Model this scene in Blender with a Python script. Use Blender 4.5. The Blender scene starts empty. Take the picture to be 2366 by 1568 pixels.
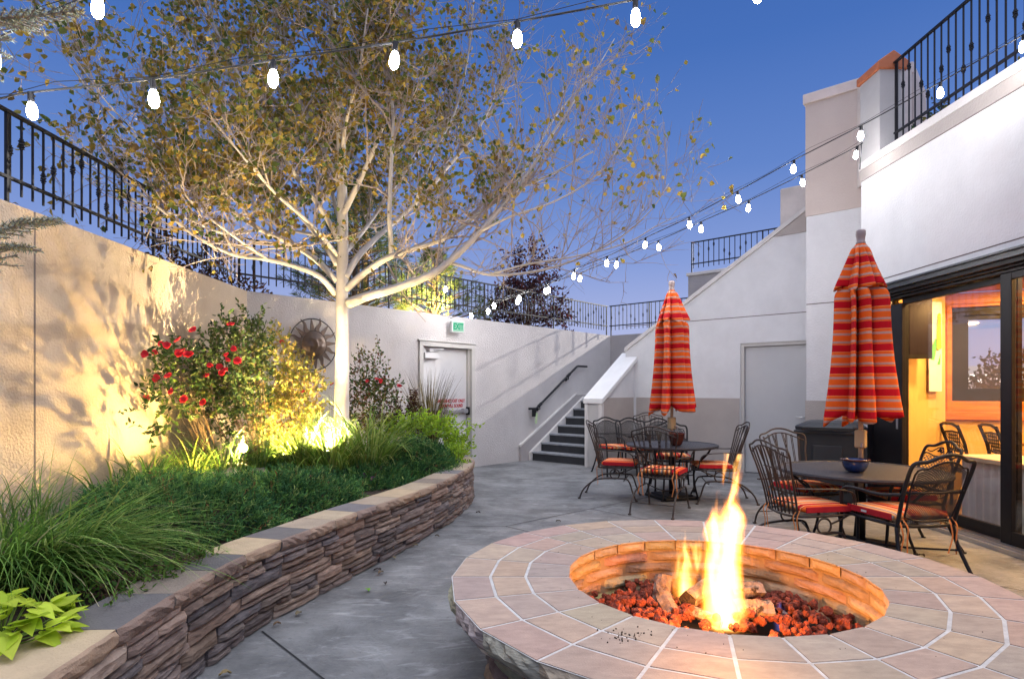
import bpy, math, random
import numpy as np
from mathutils import Vector, Matrix, Euler
random.seed(11)
RNG = np.random.default_rng(5)
sc = bpy.context.scene
COL = sc.collection
PI = math.pi
EYE = 1.45

# ------------------------------------------------------------------ helpers
class MB:
    """collects faces for ONE mesh object"""
    def __init__(s): s.v = []; s.f = []; s.c = []; s.cur = (1, 1, 1)
    def add(s, vs, fs):
        o = len(s.v); s.v += [tuple(v) for v in vs]
        for f in fs: s.f.append([i + o for i in f]); s.c.append(s.cur)
    def box(s, c, d, rz=0.0, m=None):
        x, y, z = d[0] / 2, d[1] / 2, d[2] / 2
        vs = [Vector(p) for p in ((-x,-y,-z),(x,-y,-z),(x,y,-z),(-x,y,-z),(-x,-y,z),(x,-y,z),(x,y,z),(-x,y,z))]
        if m is not None: vs = [m @ v for v in vs]
        if rz:
            r = Matrix.Rotation(rz, 3, 'Z'); vs = [r @ v for v in vs]
        vs = [v + Vector(c) for v in vs]
        s.add(vs, [(0,3,2,1),(4,5,6,7),(0,1,5,4),(1,2,6,5),(2,3,7,6),(3,0,4,7)])
    def tube(s, pts, r, n=6, cap=True):
        pts = [Vector(p) for p in pts]; k = len(pts)
        if not hasattr(r, '__len__'): r = [r] * k
        t0 = (pts[1] - pts[0]).normalized()
        a = Vector((0, 0, 1)) if abs(t0.z) < .9 else Vector((1, 0, 0))
        nx = t0.cross(a).normalized(); vs = []
        for i in range(k):
            t = (pts[min(i+1, k-1)] - pts[max(i-1, 0)])
            t = t.normalized() if t.length > 1e-9 else t0
            nx = (nx - t * nx.dot(t)); nx = nx.normalized() if nx.length > 1e-6 else t.orthogonal().normalized()
            ny = t.cross(nx)
            for j in range(n):
                q = 2 * PI * j / n
                vs.append(pts[i] + (nx * math.cos(q) + ny * math.sin(q)) * r[i])
        fs = [(i*n+j, i*n+(j+1) % n, (i+1)*n+(j+1) % n, (i+1)*n+j) for i in range(k-1) for j in range(n)]
        if cap: fs += [tuple(range(n))[::-1], tuple((k-1)*n+j for j in range(n))]
        s.add(vs, fs)
    def ring(s, c, R, r, ax='z', n=20, m=6):
        P = []
        for i in range(n):
            q = 2*PI*i/n; a, b = R*math.cos(q), R*math.sin(q)
            for j in range(m):
                w = 2*PI*j/m; k = (R + r*math.cos(w)) / R; h = r*math.sin(w)
                p = {'z': (a*k, b*k, h), 'y': (a*k, h, b*k), 'x': (h, a*k, b*k)}[ax]
                P.append((c[0]+p[0], c[1]+p[1], c[2]+p[2]))
        s.add(P, [(i*m+j, ((i+1) % n)*m+j, ((i+1) % n)*m+(j+1) % m, i*m+(j+1) % m) for i in range(n) for j in range(m)])
    def lathe(s, prof, n=20, c=(0,0,0), capb=True, capt=True):
        vs = [(c[0]+r*math.cos(2*PI*j/n), c[1]+r*math.sin(2*PI*j/n), c[2]+z) for r, z in prof for j in range(n)]
        k = len(prof)
        fs = [(i*n+j, i*n+(j+1) % n, (i+1)*n+(j+1) % n, (i+1)*n+j) for i in range(k-1) for j in range(n)]
        if capb: fs.append(tuple(range(n))[::-1])
        if capt: fs.append(tuple((k-1)*n+j for j in range(n)))
        s.add(vs, fs)
    def prism(s, poly, z0, z1):
        """poly: xy outline, extruded from z0 to z1 (numbers, or a z1 per vertex)"""
        n = len(poly); zz = z1 if hasattr(z1, '__len__') else [z1]*n
        vs = [(p[0], p[1], z0) for p in poly] + [(p[0], p[1], z) for p, z in zip(poly, zz)]
        s.add(vs, [tuple(range(n))[::-1], tuple(range(n, 2*n))] + [(i, (i+1) % n, n+(i+1) % n, n+i) for i in range(n)])
    def build(s, name, mat, parent=None, smooth=False, bevel=0, color=False):
        me = bpy.data.meshes.new(name); me.from_pydata(s.v, [], s.f); me.update()
        if color: set_cols(me, s.c)
        o = link(name, me, mat, parent)
        if smooth: me.polygons.foreach_set('use_smooth', [True]*len(me.polygons))
        if bevel:
            b = o.modifiers.new('bevel', 'BEVEL'); b.width = bevel; b.segments = 2; b.limit_method = 'ANGLE'; b.angle_limit = .7
        return o

def set_cols(me, cols):
    a = me.color_attributes.new('Col', 'FLOAT_COLOR', 'CORNER')
    tot = np.empty(len(me.polygons), int); me.polygons.foreach_get('loop_total', tot)
    c = np.ones((len(tot), 4), np.float32); c[:, :3] = np.asarray(cols, np.float32)[:, :3]
    a.data.foreach_set('color', np.repeat(c, tot, axis=0).ravel())

def link(name, data, mat=None, parent=None):
    o = bpy.data.objects.new(name, data); COL.objects.link(o)
    if mat is not None and hasattr(data, 'materials') and not data.materials: data.materials.append(mat)
    if parent is not None: o.parent = parent
    return o

def tag(o, label, cat, group=None, kind=None):
    o['label'] = label; o['category'] = cat
    if group: o['group'] = group
    if kind: o['kind'] = kind
    return o
def thing(name, label, cat, loc=(0,0,0), rz=0.0, group=None):
    o = bpy.data.objects.new(name, None); COL.objects.link(o)
    o.location = loc; o.rotation_euler = (0, 0, rz); o.empty_display_size = .2
    return tag(o, label, cat, group)
def structure(o): o['kind'] = 'structure'; return o
def dup(o, parent=None):
    c = o.copy(); COL.objects.link(c); c.parent = parent
    for ch in list(o.children): dup(ch, c)
    return c
def place(src, first, loc, rz, label, group=None):
    o = src if first else dup(src)
    o.location = loc; o.rotation_euler = (0, 0, rz); o['label'] = label
    if group: o['group'] = group
    return o

def arr_mesh(name, V, F, mat, parent=None, cols=None, smooth=False):
    """V (N,3), F (M,k) arrays -> one mesh object"""
    me = bpy.data.meshes.new(name); k = F.shape[1]
    me.vertices.add(len(V)); me.vertices.foreach_set('co', np.asarray(V, np.float32).ravel())
    me.loops.add(F.size); me.loops.foreach_set('vertex_index', F.astype(np.int32).ravel())
    me.polygons.add(len(F)); me.polygons.foreach_set('loop_start', np.arange(0, F.size, k, dtype=np.int32))
    me.update(calc_edges=True); me.validate()
    if cols is not None and len(me.polygons) == len(F): set_cols(me, cols)
    if smooth: me.polygons.foreach_set('use_smooth', [True]*len(me.polygons))
    return link(name, me, mat, parent)

def unit(a): return a / np.maximum(np.linalg.norm(a, axis=-1, keepdims=True), 1e-9)
def leaves(name, pos, dr, L, Wd, mat, parent, cols, droop=.25):
    """folded six-corner leaves: pos (N,3) stalk ends, dr (N,3) directions"""
    N = len(pos); dr = unit(dr); rv = unit(RNG.normal(size=(N, 3)))
    sd = unit(np.cross(dr, rv)); up = np.cross(sd, dr)
    L = np.broadcast_to(np.asarray(L), (N,))[:, None]; Wd = np.broadcast_to(np.asarray(Wd), (N,))[:, None]
    b = pos; tip = pos + dr*L - up*L*droop*.6
    m1 = pos + dr*L*.36; m2 = pos + dr*L*.7 - up*L*droop*.2
    P = [b, m1 + sd*Wd*.5 + up*Wd*.18, m2 + sd*Wd*.36 + up*Wd*.12, tip, m2 - sd*Wd*.36 + up*Wd*.12, m1 - sd*Wd*.5 + up*Wd*.18]
    V = np.stack(P, 1).reshape(-1, 3); i = np.arange(N)[:, None]*6
    F = np.concatenate([i + np.array([[0, 1, 2, 3]]), i + np.array([[0, 3, 4, 5]])], 0)
    return arr_mesh(name, V, F, mat, parent, np.concatenate([cols, cols], 0))

def blades(name, base, az, L, lean, curl, width, mat, parent, cols, K=6, droop=1.0):
    """curved ribbons: base (N,3); each rises and bends over towards az"""
    N = len(base); t = np.linspace(0, 1, K+1)
    ang = lean[:, None] + curl[:, None]*t[None, :]**1.3          # from the vertical
    seg = (L/K)[:, None]
    dx = np.cumsum(np.sin(ang)*seg, 1) - np.sin(ang)*seg; dz = np.cumsum(np.cos(ang)*seg, 1) - np.cos(ang)*seg
    ca, sa = np.cos(az)[:, None], np.sin(az)[:, None]
    C = np.stack([base[:, :1] + dx*ca, base[:, 1:2] + dx*sa, base[:, 2:3] + dz*droop], 2)
    tw = RNG.uniform(-.6, .6, N)[:, None]
    sx, sy = -np.sin(az[:, None]+tw), np.cos(az[:, None]+tw)
    w = width[:, None]*np.clip(1.0 - t[None, :]**2.2, .06, 1)*.5
    off = np.stack([sx*w, sy*w, w*0], 2)
    V = np.stack([C - off, C + off], 2).reshape(-1, 3); n = 2*(K+1)
    i = (np.arange(N)*n)[:, None, None]; k = (np.arange(K)*2)[None, :, None]
    F = (i + k + np.array([0, 1, 3, 2])[None, None, :]).reshape(-1, 4)
    return arr_mesh(name, V, F, mat, parent, np.repeat(cols, K, 0))

def pick(cols, N, jit=.18, p=None):
    c = np.array(cols)[RNG.choice(len(cols), N, p=p)]
    return np.clip(c*RNG.uniform(1-jit, 1+jit, (N, 1)), 0, 1)

def crom(pts, n=8):
    pts = [Vector(p) for p in pts]; P = [pts[0]*2-pts[1]] + pts + [pts[-1]*2-pts[-2]]; out = []
    for i in range(1, len(P)-2):
        for k in range(n):
            t = k/n
            out.append(.5*((2*P[i]) + (P[i+1]-P[i-1])*t + (2*P[i-1]-5*P[i]+4*P[i+1]-P[i+2])*t*t + (3*P[i]-P[i-1]-3*P[i+1]+P[i+2])*t**3))
    return out + [pts[-1]]

# site survey: a bearing and a drop read off the photograph -> a place at a known distance Y
def W(px, py, Y): return Vector(((px-1183)/1390*Y, Y, EYE - (py-900)/1390*Y))

# ------------------------------------------------------------------ materials
MATS = {}
def nd(t, ty, **kw):
    n = t.nodes.new(ty)
    for k, v in kw.items(): setattr(n, k, v)
    return n
def mat(name, base, base2=None, rough=.6, metal=0.0, scale=3.0, detail=6, bump=0.0, bscale=60, spec=.4, stain=None, attr=False, contrast=(.35, .65), trans=0.0, stretch=(1,1,1), bdet=3):
    m = bpy.data.materials.new(name); m.use_nodes = True; t = m.node_tree; b = t.nodes['Principled BSDF']; L = t.links
    b.inputs['Roughness'].default_value = rough; b.inputs['Metallic'].default_value = metal
    b.inputs['Specular IOR Level'].default_value = spec
    tc = nd(t, 'ShaderNodeTexCoord'); mp = nd(t, 'ShaderNodeMapping'); mp.inputs['Scale'].default_value = stretch
    L.new(tc.outputs['Object'], mp.inputs['Vector'])
    base2 = base2 or tuple(c*.82 for c in base)
    nz = nd(t, 'ShaderNodeTexNoise'); nz.inputs['Scale'].default_value = scale; nz.inputs['Detail'].default_value = detail; nz.inputs['Roughness'].default_value = .65
    L.new(mp.outputs[0], nz.inputs['Vector'])
    cr = nd(t, 'ShaderNodeValToRGB'); cr.color_ramp.elements[0].position, cr.color_ramp.elements[1].position = contrast
    cr.color_ramp.elements[0].color = (*base2, 1); cr.color_ramp.elements[1].color = (*base, 1)
    L.new(nz.outputs['Fac'], cr.inputs['Fac']); out = cr.outputs['Color']
    if stain:
        n2 = nd(t, 'ShaderNodeTexNoise'); n2.inputs['Scale'].default_value = stain[1]; n2.inputs['Detail'].default_value = 5; n2.inputs['Roughness'].default_value = .7
        L.new(tc.outputs['Object'], n2.inputs['Vector'])
        r2 = nd(t, 'ShaderNodeValToRGB'); r2.color_ramp.elements[0].position, r2.color_ramp.elements[1].position = stain[2]
        L.new(n2.outputs['Fac'], r2.inputs['Fac'])
        mx = nd(t, 'ShaderNodeMix', data_type='RGBA'); mx.inputs['B'].default_value = (*stain[0], 1)
        L.new(r2.outputs['Color'], mx.inputs['Factor']); L.new(out, mx.inputs['A']); out = mx.outputs['Result']
    if attr:
        at = nd(t, 'ShaderNodeVertexColor', layer_name='Col')
        mx = nd(t, 'ShaderNodeMix', data_type='RGBA', blend_type='MULTIPLY'); mx.inputs['Factor'].default_value = 1
        L.new(out, mx.inputs['A']); L.new(at.outputs['Color'], mx.inputs['B']); out = mx.outputs['Result']
    L.new(out, b.inputs['Base Color'])
    if bump:
        n3 = nd(t, 'ShaderNodeTexNoise'); n3.inputs['Scale'].default_value = bscale; n3.inputs['Detail'].default_value = bdet
        L.new(mp.outputs[0], n3.inputs['Vector'])
        bp = nd(t, 'ShaderNodeBump'); bp.inputs['Strength'].default_value = bump; bp.inputs['Distance'].default_value = .02
        L.new(n3.outputs['Fac'], bp.inputs['Height']); L.new(bp.outputs['Normal'], b.inputs['Normal'])
    if trans:
        tr = nd(t, 'ShaderNodeBsdfTranslucent'); L.new(out, tr.inputs['Color'])
        ms = nd(t, 'ShaderNodeMixShader'); ms.inputs[0].default_value = trans
        L.new(b.outputs[0], ms.inputs[1]); L.new(tr.outputs[0], ms.inputs[2]); L.new(ms.outputs[0], t.nodes['Material Output'].inputs['Surface'])
    MATS[name] = m
    return m
def emit(name, col, st):
    m = bpy.data.materials.new(name); m.use_nodes = True; t = m.node_tree; t.nodes.remove(t.nodes['Principled BSDF'])
    e = nd(t, 'ShaderNodeEmission'); e.inputs['Color'].default_value = (*col, 1); e.inputs['Strength'].default_value = st
    t.links.new(e.outputs[0], t.nodes['Material Output'].inputs['Surface']); MATS[name] = m; return m
def glass(name, tint=(1,1,1), refl=.06):
    m = bpy.data.materials.new(name); m.use_nodes = True; t = m.node_tree; t.nodes.remove(t.nodes['Principled BSDF'])
    a = nd(t, 'ShaderNodeBsdfTransparent'); a.inputs['Color'].default_value = (*tint, 1)
    g = nd(t, 'ShaderNodeBsdfGlossy'); g.inputs['Roughness'].default_value = .03
    x = nd(t, 'ShaderNodeMixShader'); x.inputs[0].default_value = refl
    t.links.new(a.outputs[0], x.inputs[1]); t.links.new(g.outputs[0], x.inputs[2]); t.links.new(x.outputs[0], t.nodes['Material Output'].inputs['Surface'])
    return m
def lattice(name, col, size, gap, diamond=True, coord='UV'):
    """woven wire mesh: wires of a real size in the panel's own coordinates, holes between them"""
    m = bpy.data.materials.new(name); m.use_nodes = True; t = m.node_tree; b = t.nodes['Principled BSDF']; L = t.links
    b.inputs['Base Color'].default_value = (*col, 1); b.inputs['Roughness'].default_value = .45
    tc = nd(t, 'ShaderNodeTexCoord'); mp = nd(t, 'ShaderNodeMapping')
    mp.inputs['Rotation'].default_value = (0, 0, PI/4 if diamond else 0); mp.inputs['Scale'].default_value = (1/size, 1/size, 1/size)
    L.new(tc.outputs['UV'], mp.inputs['Vector']); sx = nd(t, 'ShaderNodeSeparateXYZ'); L.new(mp.outputs[0], sx.inputs[0])
    hs = []
    for k in (0, 1):
        f = nd(t, 'ShaderNodeMath', operation='FRACT'); L.new(sx.outputs[k], f.inputs[0])
        g = nd(t, 'ShaderNodeMath', operation='LESS_THAN'); g.inputs[1].default_value = gap; L.new(f.outputs[0], g.inputs[0]); hs.append(g)
    mu = nd(t, 'ShaderNodeMath', operation='MULTIPLY'); L.new(hs[0].outputs[0], mu.inputs[0]); L.new(hs[1].outputs[0], mu.inputs[1])
    tr = nd(t, 'ShaderNodeBsdfTransparent'); ms = nd(t, 'ShaderNodeMixShader')
    L.new(mu.outputs[0], ms.inputs[0]); L.new(b.outputs[0], ms.inputs[1]); L.new(tr.outputs[0], ms.inputs[2])
    L.new(ms.outputs[0], t.nodes['Material Output'].inputs['Surface']); return m
def stripes(name, axis, period, bands, rough=.85, off=0.0, rad=False):
    """woven fabric: constant colour bands along one axis of the object"""
    m = bpy.data.materials.new(name); m.use_nodes = True; t = m.node_tree; b = t.nodes['Principled BSDF']; L = t.links
    b.inputs['Roughness'].default_value = rough; b.inputs['Specular IOR Level'].default_value = .15
    tc = nd(t, 'ShaderNodeTexCoord'); sx = nd(t, 'ShaderNodeSeparateXYZ'); L.new(tc.outputs['Object'], sx.inputs[0])
    a = nd(t, 'ShaderNodeMath', operation='MULTIPLY_ADD'); a.inputs[1].default_value = 1/period; a.inputs[2].default_value = 20+off
    L.new(sx.outputs[axis], a.inputs[0]); f = nd(t, 'ShaderNodeMath', operation='FRACT'); L.new(a.outputs[0], f.inputs[0])
    cr = nd(t, 'ShaderNodeValToRGB'); r = cr.color_ramp; r.interpolation = 'CONSTANT'
    r.elements[0].position = 0; r.elements[0].color = (*bands[0][1], 1); r.elements[1].position = bands[1][0]; r.elements[1].color = (*bands[1][1], 1)
    for p, c in bands[2:]:
        e = r.elements.new(p); e.color = (*c, 1)
    L.new(f.outputs[0], cr.inputs[0]); L.new(cr.outputs[0], b.inputs['Base Color'])
    n3 = nd(t, 'ShaderNodeTexNoise'); n3.inputs['Scale'].default_value = 30; L.new(tc.outputs['Object'], n3.inputs['Vector'])
    bp = nd(t, 'ShaderNodeBump'); bp.inputs['Strength'].default_value = .25; bp.inputs['Distance'].default_value = .01
    L.new(n3.outputs['Fac'], bp.inputs['Height']); L.new(bp.outputs['Normal'], b.inputs['Normal'])
    return m

m_white = mat('white_stucco', (.69,.685,.695), (.62,.615,.625), rough=.9, scale=2.0, detail=9, bump=.3, bscale=45, spec=.2, stain=((.60,.57,.57), .6, (.55,.9)))
m_tan = mat('tan_stucco', (.43,.385,.36), (.38,.34,.32), rough=.9, scale=1.2, bump=.35, bscale=55, spec=.2)
m_grey = mat('grey_trim', (.50,.48,.47), (.45,.43,.42), rough=.85, scale=2, bump=.2, bscale=60, spec=.2)
m_coping = mat('pale_coping', (.66,.63,.61), (.58,.55,.53), rough=.85, scale=2, bump=.2, bscale=60, spec=.2)
m_conc = mat('concrete_wall', (.50,.41,.315), (.42,.335,.25), rough=.95, scale=1.4, detail=9, bump=.6, bscale=48, spec=.15, stain=((.16,.11,.075), 9, (.66,.8)))
m_conc2 = mat('pale_concrete_wall', (.57,.54,.53), (.50,.47,.46), rough=.95, scale=1.4, detail=9, bump=.6, bscale=45, spec=.15)
m_shaft = mat('dark_stair_wall', (.40,.37,.37), (.35,.33,.33), rough=.9, scale=2, bump=.3, bscale=50, spec=.2)
m_joint = mat('joint_sealant', (.17,.135,.125), (.12,.10,.095), rough=.9, scale=20, bump=.3)
m_clay = mat('terracotta_cap', (.50,.16,.07), (.42,.13,.055), rough=.7, scale=6, bump=.15)
m_iron = mat('black_iron', (.014,.014,.018), (.010,.010,.012), rough=.5, spec=.3)
m_bronze = mat('bronze_iron', (.045,.028,.022), (.03,.02,.016), rough=.45, spec=.5)
m_blackal = mat('black_aluminium', (.016,.015,.017), (.011,.010,.012), rough=.4, spec=.2)
m_alu = mat('aluminium', (.5,.5,.52), (.42,.42,.44), rough=.35, metal=.8)
m_door = mat('painted_steel_door', (.64,.63,.63), (.60,.59,.59), rough=.55, scale=1)
m_frame = mat('painted_steel_frame', (.52,.50,.47), (.47,.45,.43), rough=.55, scale=2)
m_door2 = mat('grey_steel_door', (.50,.50,.51), (.46,.46,.47), rough=.55, scale=1)
m_step = mat('dark_rubber_tread', (.035,.036,.042), (.025,.026,.03), rough=.6, scale=6)
m_nose = mat('tread_top', (.30,.31,.33), (.20,.21,.23), rough=.7, scale=9)
m_soil = mat('mulch', (.06,.04,.028), (.03,.02,.014), rough=1, scale=18, bump=.8, bscale=30)
m_bark = mat('birch_bark', (.60,.56,.53), (.48,.44,.41), rough=.85, scale=5, bump=.3, bscale=25, stretch=(1,1,.5), stain=((.13,.10,.08), 11, (.63,.70)))
m_twig = mat('twig_bark', (.46,.39,.35), (.31,.25,.22), rough=.9, scale=9)
m_brown = mat('brown_stem', (.12,.075,.045), (.08,.05,.03), rough=.9, scale=9)
m_leaf = mat('leaf', (1,1,1), (.85,.85,.85), rough=.55, scale=8, attr=True, trans=.45, spec=.25)
m_needle = mat('needle', (1,1,1), (.8,.8,.8), rough=.7, scale=8, attr=True, trans=.2, spec=.2)
m_grass = mat('grass_blade', (1,1,1), (.85,.85,.85), rough=.5, scale=8, attr=True, trans=.35, spec=.3)
m_petal = mat('rose_petal', (.72,.03,.05), (.55,.02,.04), rough=.6, scale=14, trans=.3)
m_magenta = mat('magenta_petal', (.45,.02,.38), (.35,.015,.3), rough=.6, scale=14, trans=.3)
m_block = mat('split_stone', (1,1,1), (.60,.58,.58), rough=.95, scale=9, detail=9, bump=1.0, bscale=16, bdet=9, stretch=(1,1,3.0), spec=.15, attr=True, stain=((.50,.48,.48), 6, (.60,.70)))
m_cap = mat('cap_paver', (1,1,1), (.78,.78,.8), rough=.9, scale=5, detail=9, bump=.35, bscale=90, spec=.2, attr=True)
m_tile = mat('pit_tile', (1.0,1.0,1.0), (.70,.70,.73), rough=.85, scale=11, detail=12, bump=.3, bscale=140, spec=.08, attr=True, stretch=(1,2.2,1), contrast=(.3,.7))
m_grout = mat('grout', (.62,.61,.60), (.44,.43,.42), rough=.95, scale=12, bump=.2)
m_firebrick = mat('fire_brick', (1,1,1), (.7,.66,.6), rough=.95, scale=9, detail=8, bump=.6, bscale=35, bdet=6, attr=True)
m_lava = mat('lava_rock', (.30,.065,.035), (.085,.022,.016), rough=1, scale=12, bump=1, bscale=55, bdet=6)
m_log = mat('ceramic_log', (.30,.215,.17), (.10,.07,.055), rough=1, scale=9, detail=9, bump=1, bscale=22, bdet=9, spec=.1, contrast=(.38,.60), stain=((.035,.026,.022), 13, (.56,.64)))
m_logcut = mat('charred_end', (.07,.045,.03), (.03,.02,.015), rough=1, scale=14, bump=.8)
m_pole = mat('wood_pole', (.52,.38,.27), (.45,.32,.22), rough=.5, scale=4, stretch=(1,1,.15))
m_crank = mat('tan_plastic', (.50,.37,.22), (.46,.34,.2), rough=.5)
m_finial = mat('grey_plastic', (.30,.235,.23), (.26,.205,.20), rough=.5)
m_bin = mat('bin_plastic', (.028,.034,.042), (.022,.026,.033), rough=.5, spec=.4)
m_bowlb = mat('blue_glaze', (.03,.07,.22), (.012,.02,.06), rough=.15, scale=6, spec=.6)
m_bowlr = mat('brown_glaze', (.10,.025,.015), (.06,.016,.01), rough=.2, scale=6, spec=.6)
m_wood = mat('orange_pine', (.56,.19,.028), (.40,.115,.016), rough=.45, scale=3, detail=8, stretch=(1,1,6))
m_yellow = mat('yellow_plaster', (.70,.44,.15), (.64,.39,.125), rough=.8, scale=2)
m_screen = mat('tv_screen', (.02,.016,.024), (.016,.013,.02), rough=.2, spec=.15)
m_pot = mat('black_socket', (.015,.015,.017), rough=.5)
m_tag = mat('pale_green_tag', (.55,.70,.40), rough=.6)
m_red = mat('red_paint', (.55,.02,.03), rough=.6)
m_steelc = mat('corrugated_steel', (.74,.71,.68), (.58,.54,.52), rough=.4, metal=.25, scale=3, stretch=(3,3,.3))
m_top = mat('pale_counter', (.70,.56,.38), (.62,.49,.33), rough=.4, scale=4)
m_tabletop = mat('black_mesh_top', (.030,.030,.040), (.018,.018,.026), rough=.42, scale=120, bump=.5, bscale=160, spec=.5)
m_rock = mat('pale_rock', (.50,.45,.38), (.36,.32,.27), rough=.95, scale=5, bump=.7, bscale=20)
m_far = mat('far_render', (.7,.68,.66), rough=.8)
m_bluepaint = mat('blue_paint', (.04,.16,.35), rough=.6)
m_dry = mat('dry_leaf', (1,1,1), (.7,.7,.7), rough=.8, scale=20, attr=True)
m_mesh = lattice('fine_wire_mesh', (.016,.016,.019), .0115, .50)
m_meshd = lattice('diamond_wire_mesh', (.016,.016,.019), .030, .74)
RED, ORG, LOR, TAN_, LIL, DRK = (.50,.008,.018), (.78,.135,.018), (.88,.40,.14), (.66,.38,.24), (.55,.42,.40), (.14,.06,.07)
BANDS = [(0, RED), (.29, LOR), (.30, ORG), (.36, LIL), (.375, DRK), (.387, LIL), (.41, TAN_), (.43, DRK), (.442, LIL), (.46, ORG),
         (.73, LIL), (.745, DRK), (.757, LIL), (.78, TAN_), (.80, DRK), (.81, LIL), (.83, ORG), (.95, LOR), (.97, RED)]
m_canopy = stripes('umbrella_stripe', 2, .2, BANDS)
m_cush = stripes('cushion_stripe', 0, .235, [(0, RED), (.17, LOR), (.22, RED), (.25, ORG), (.40, LIL), (.43, DRK), (.445, LOR), (.52, TAN_), (.55, DRK), (.565, LIL), (.60, LOR), (.75, ORG), (.86, LIL), (.89, DRK), (.90, LOR)], off=.40)
m_tie = mat('orange_tie', (.75,.26,.08), rough=.9)
m_welt = mat('red_fabric', (.50,.012,.022), (.44,.01,.02), rough=.9, scale=30)
m_bulb = emit('lit_bulb', (1.0, .98, .97), 255)
m_glass = glass('clear_glass', refl=.10)
# ------------------------------------------------------------------ the setting
KX, KY = 2.42, 14.80
AX, AY = .667, .745          # along the long back wall, away from the viewer
UX, UY = .745, -.667         # across it, out into the court
def L2(s, q): return (KX + AX*s + UX*q, KY + AY*s + UY*q)
def L3(s, q, z): x, y = L2(s, q); return Vector((x, y, z))
RZU = math.atan2(UY, UX)     # local x along u, local y along a
INN = -8.99                  # inner corner with the left wall

b = MB(); b.add([(-90,-60,-.02),(90,-60,-.02),(90,120,-.02),(-90,120,-.02)], [(0,1,2,3)])
structure(b.build('ground', mat('asphalt', (.07,.07,.075), rough=.9, scale=4)))

# patio: one sheet of stamped concrete, finely divided
def patio_mat():
    m = mat('stamped_concrete', (.245,.246,.248), (.104,.105,.108), rough=.62, scale=1.7, detail=12, spec=.35, contrast=(.36,.64), stretch=(1,1,1), stain=((.085,.087,.095), 26, (.56,.80)))
    t = m.node_tree; L = t.links; bs = t.nodes['Principled BSDF']
    tc = nd(t, 'ShaderNodeTexCoord')
    mp = nd(t, 'ShaderNodeMapping'); mp.inputs['Rotation'].default_value = (0,0,.9); mp.inputs['Scale'].default_value = (1.0, 3.4, 1)
    L.new(tc.outputs['Object'], mp.inputs['Vector'])
    n = nd(t, 'ShaderNodeTexNoise'); n.inputs['Scale'].default_value = 3.2; n.inputs['Detail'].default_value = 10; n.inputs['Roughness'].default_value = .7; n.inputs['Distortion'].default_value = .8
    L.new(mp.outputs[0], n.inputs['Vector'])
    r = nd(t, 'ShaderNodeValToRGB'); r.color_ramp.elements[0].position = .54; r.color_ramp.elements[1].position = .70
    r.color_ramp.elements[0].color = (0,0,0,1); r.color_ramp.elements[1].color = (.75,.75,.75,1); L.new(n.outputs['Fac'], r.inputs['Fac'])
    mx = nd(t, 'ShaderNodeMix', data_type='RGBA'); mx.inputs['B'].default_value = (.40,.405,.41,1)
    src = bs.inputs['Base Color'].links[0].from_socket
    L.new(r.outputs['Color'], mx.inputs['Factor']); L.new(src, mx.inputs['A']); L.new(mx.outputs['Result'], bs.inputs['Base Color'])
    ridge = nd(t, 'ShaderNodeTexNoise'); ridge.inputs['Scale'].default_value = 2.2; ridge.inputs['Detail'].default_value = 9; ridge.inputs['Roughness'].default_value = .62; ridge.inputs['Distortion'].default_value = 1.1
    L.new(tc.outputs['Object'], ridge.inputs['Vector'])
    bp = nd(t, 'ShaderNodeBump'); bp.inputs['Strength'].default_value = .8; bp.inputs['Distance'].default_value = .06
    L.new(ridge.outputs['Fac'], bp.inputs['Height']); L.new(bp.outputs['Normal'], bs.inputs['Normal'])
    return m
b = MB(); b.add([(-3.6,-6,0),(4.45,-6,0),(4.45,8.2,0),(6.5,8.9,0),(3.2,15.6,0),(2.2,14.9,0),(-3.6,8.4,0)], [(0,1,2,3,4,5,6)])
patio = structure(b.build('patio', patio_mat()))
j = MB()
def joint_line(p, q, w=.011):
    p, q = Vector((*p, .004)), Vector((*q, .004)); d = (q-p).normalized(); n = Vector((-d.y, d.x, 0))*w/2
    j.add([p-n, q-n, q+n, p+n], [(0,1,2,3)])
joint_line((-1.50,3.61), (.3,1.68)); joint_line((-.64,6.40), (-.07,6.38)); joint_line((-.07,6.38), (2.9,9.1)); joint_line((-.07,6.38), (1.3,5.05))
joint_line((.95,7.32), (3.9,4.1))
j.build('control_joint', mat('dark_joint', (.03,.03,.032), rough=1), patio)  # thin dark strips drawn along the joint lines

# upper ground behind the retaining walls
b = MB(); o1 = L2(.25, 6.5); o0 = L2(.25, 0.0); ci = L2(INN-.1, -.28); 
b.prism([(-60,-30), (-3.83,-30), (-3.83, ci[1]), L2(INN, -.26), L2(.25,-.26), o1, (14,34), (20,100), (-60,100)], 2.3, 2.62)
structure(b.build('upper_terrain', mat('dry_lawn', (.10,.11,.05), (.07,.075,.035), rough=1, scale=6)))

# left retaining wall
w = thing('retaining_wall', 'tan concrete left wall washed by yellow garden lights', 'wall', (-3.57, 3, 0))
def part(mb, name, m, root, **k):
    """mb is modelled in world coordinates; root may stand elsewhere"""
    o = mb.build(name, m, root, **k); o.matrix_parent_inverse = Matrix.Identity(4)
    if root is not None:
        r = root; M = Matrix.Identity(4)
        while r is not None:
            M = (Matrix.Translation(r.location) @ r.rotation_euler.to_matrix().to_4x4()) @ M; r = r.parent
        mi = M.inverted(); me = o.data
        me.transform(mi)
    return o
b = MB(); b.prism([(-3.82,-6),(-3.57,-6),(-3.57,4.49),(-3.82,4.49)], 0, 2.78); b.prism([(-3.82,4.51),(-3.57,4.51),(-3.57,8.10),(-3.82,8.30)], 0, 2.78)
b.prism([(-3.82,4.488),(-3.60,4.488),(-3.60,4.512),(-3.82,4.512)], 0, 2.775)
part(b, 'wall_panel', m_conc, w)
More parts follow.
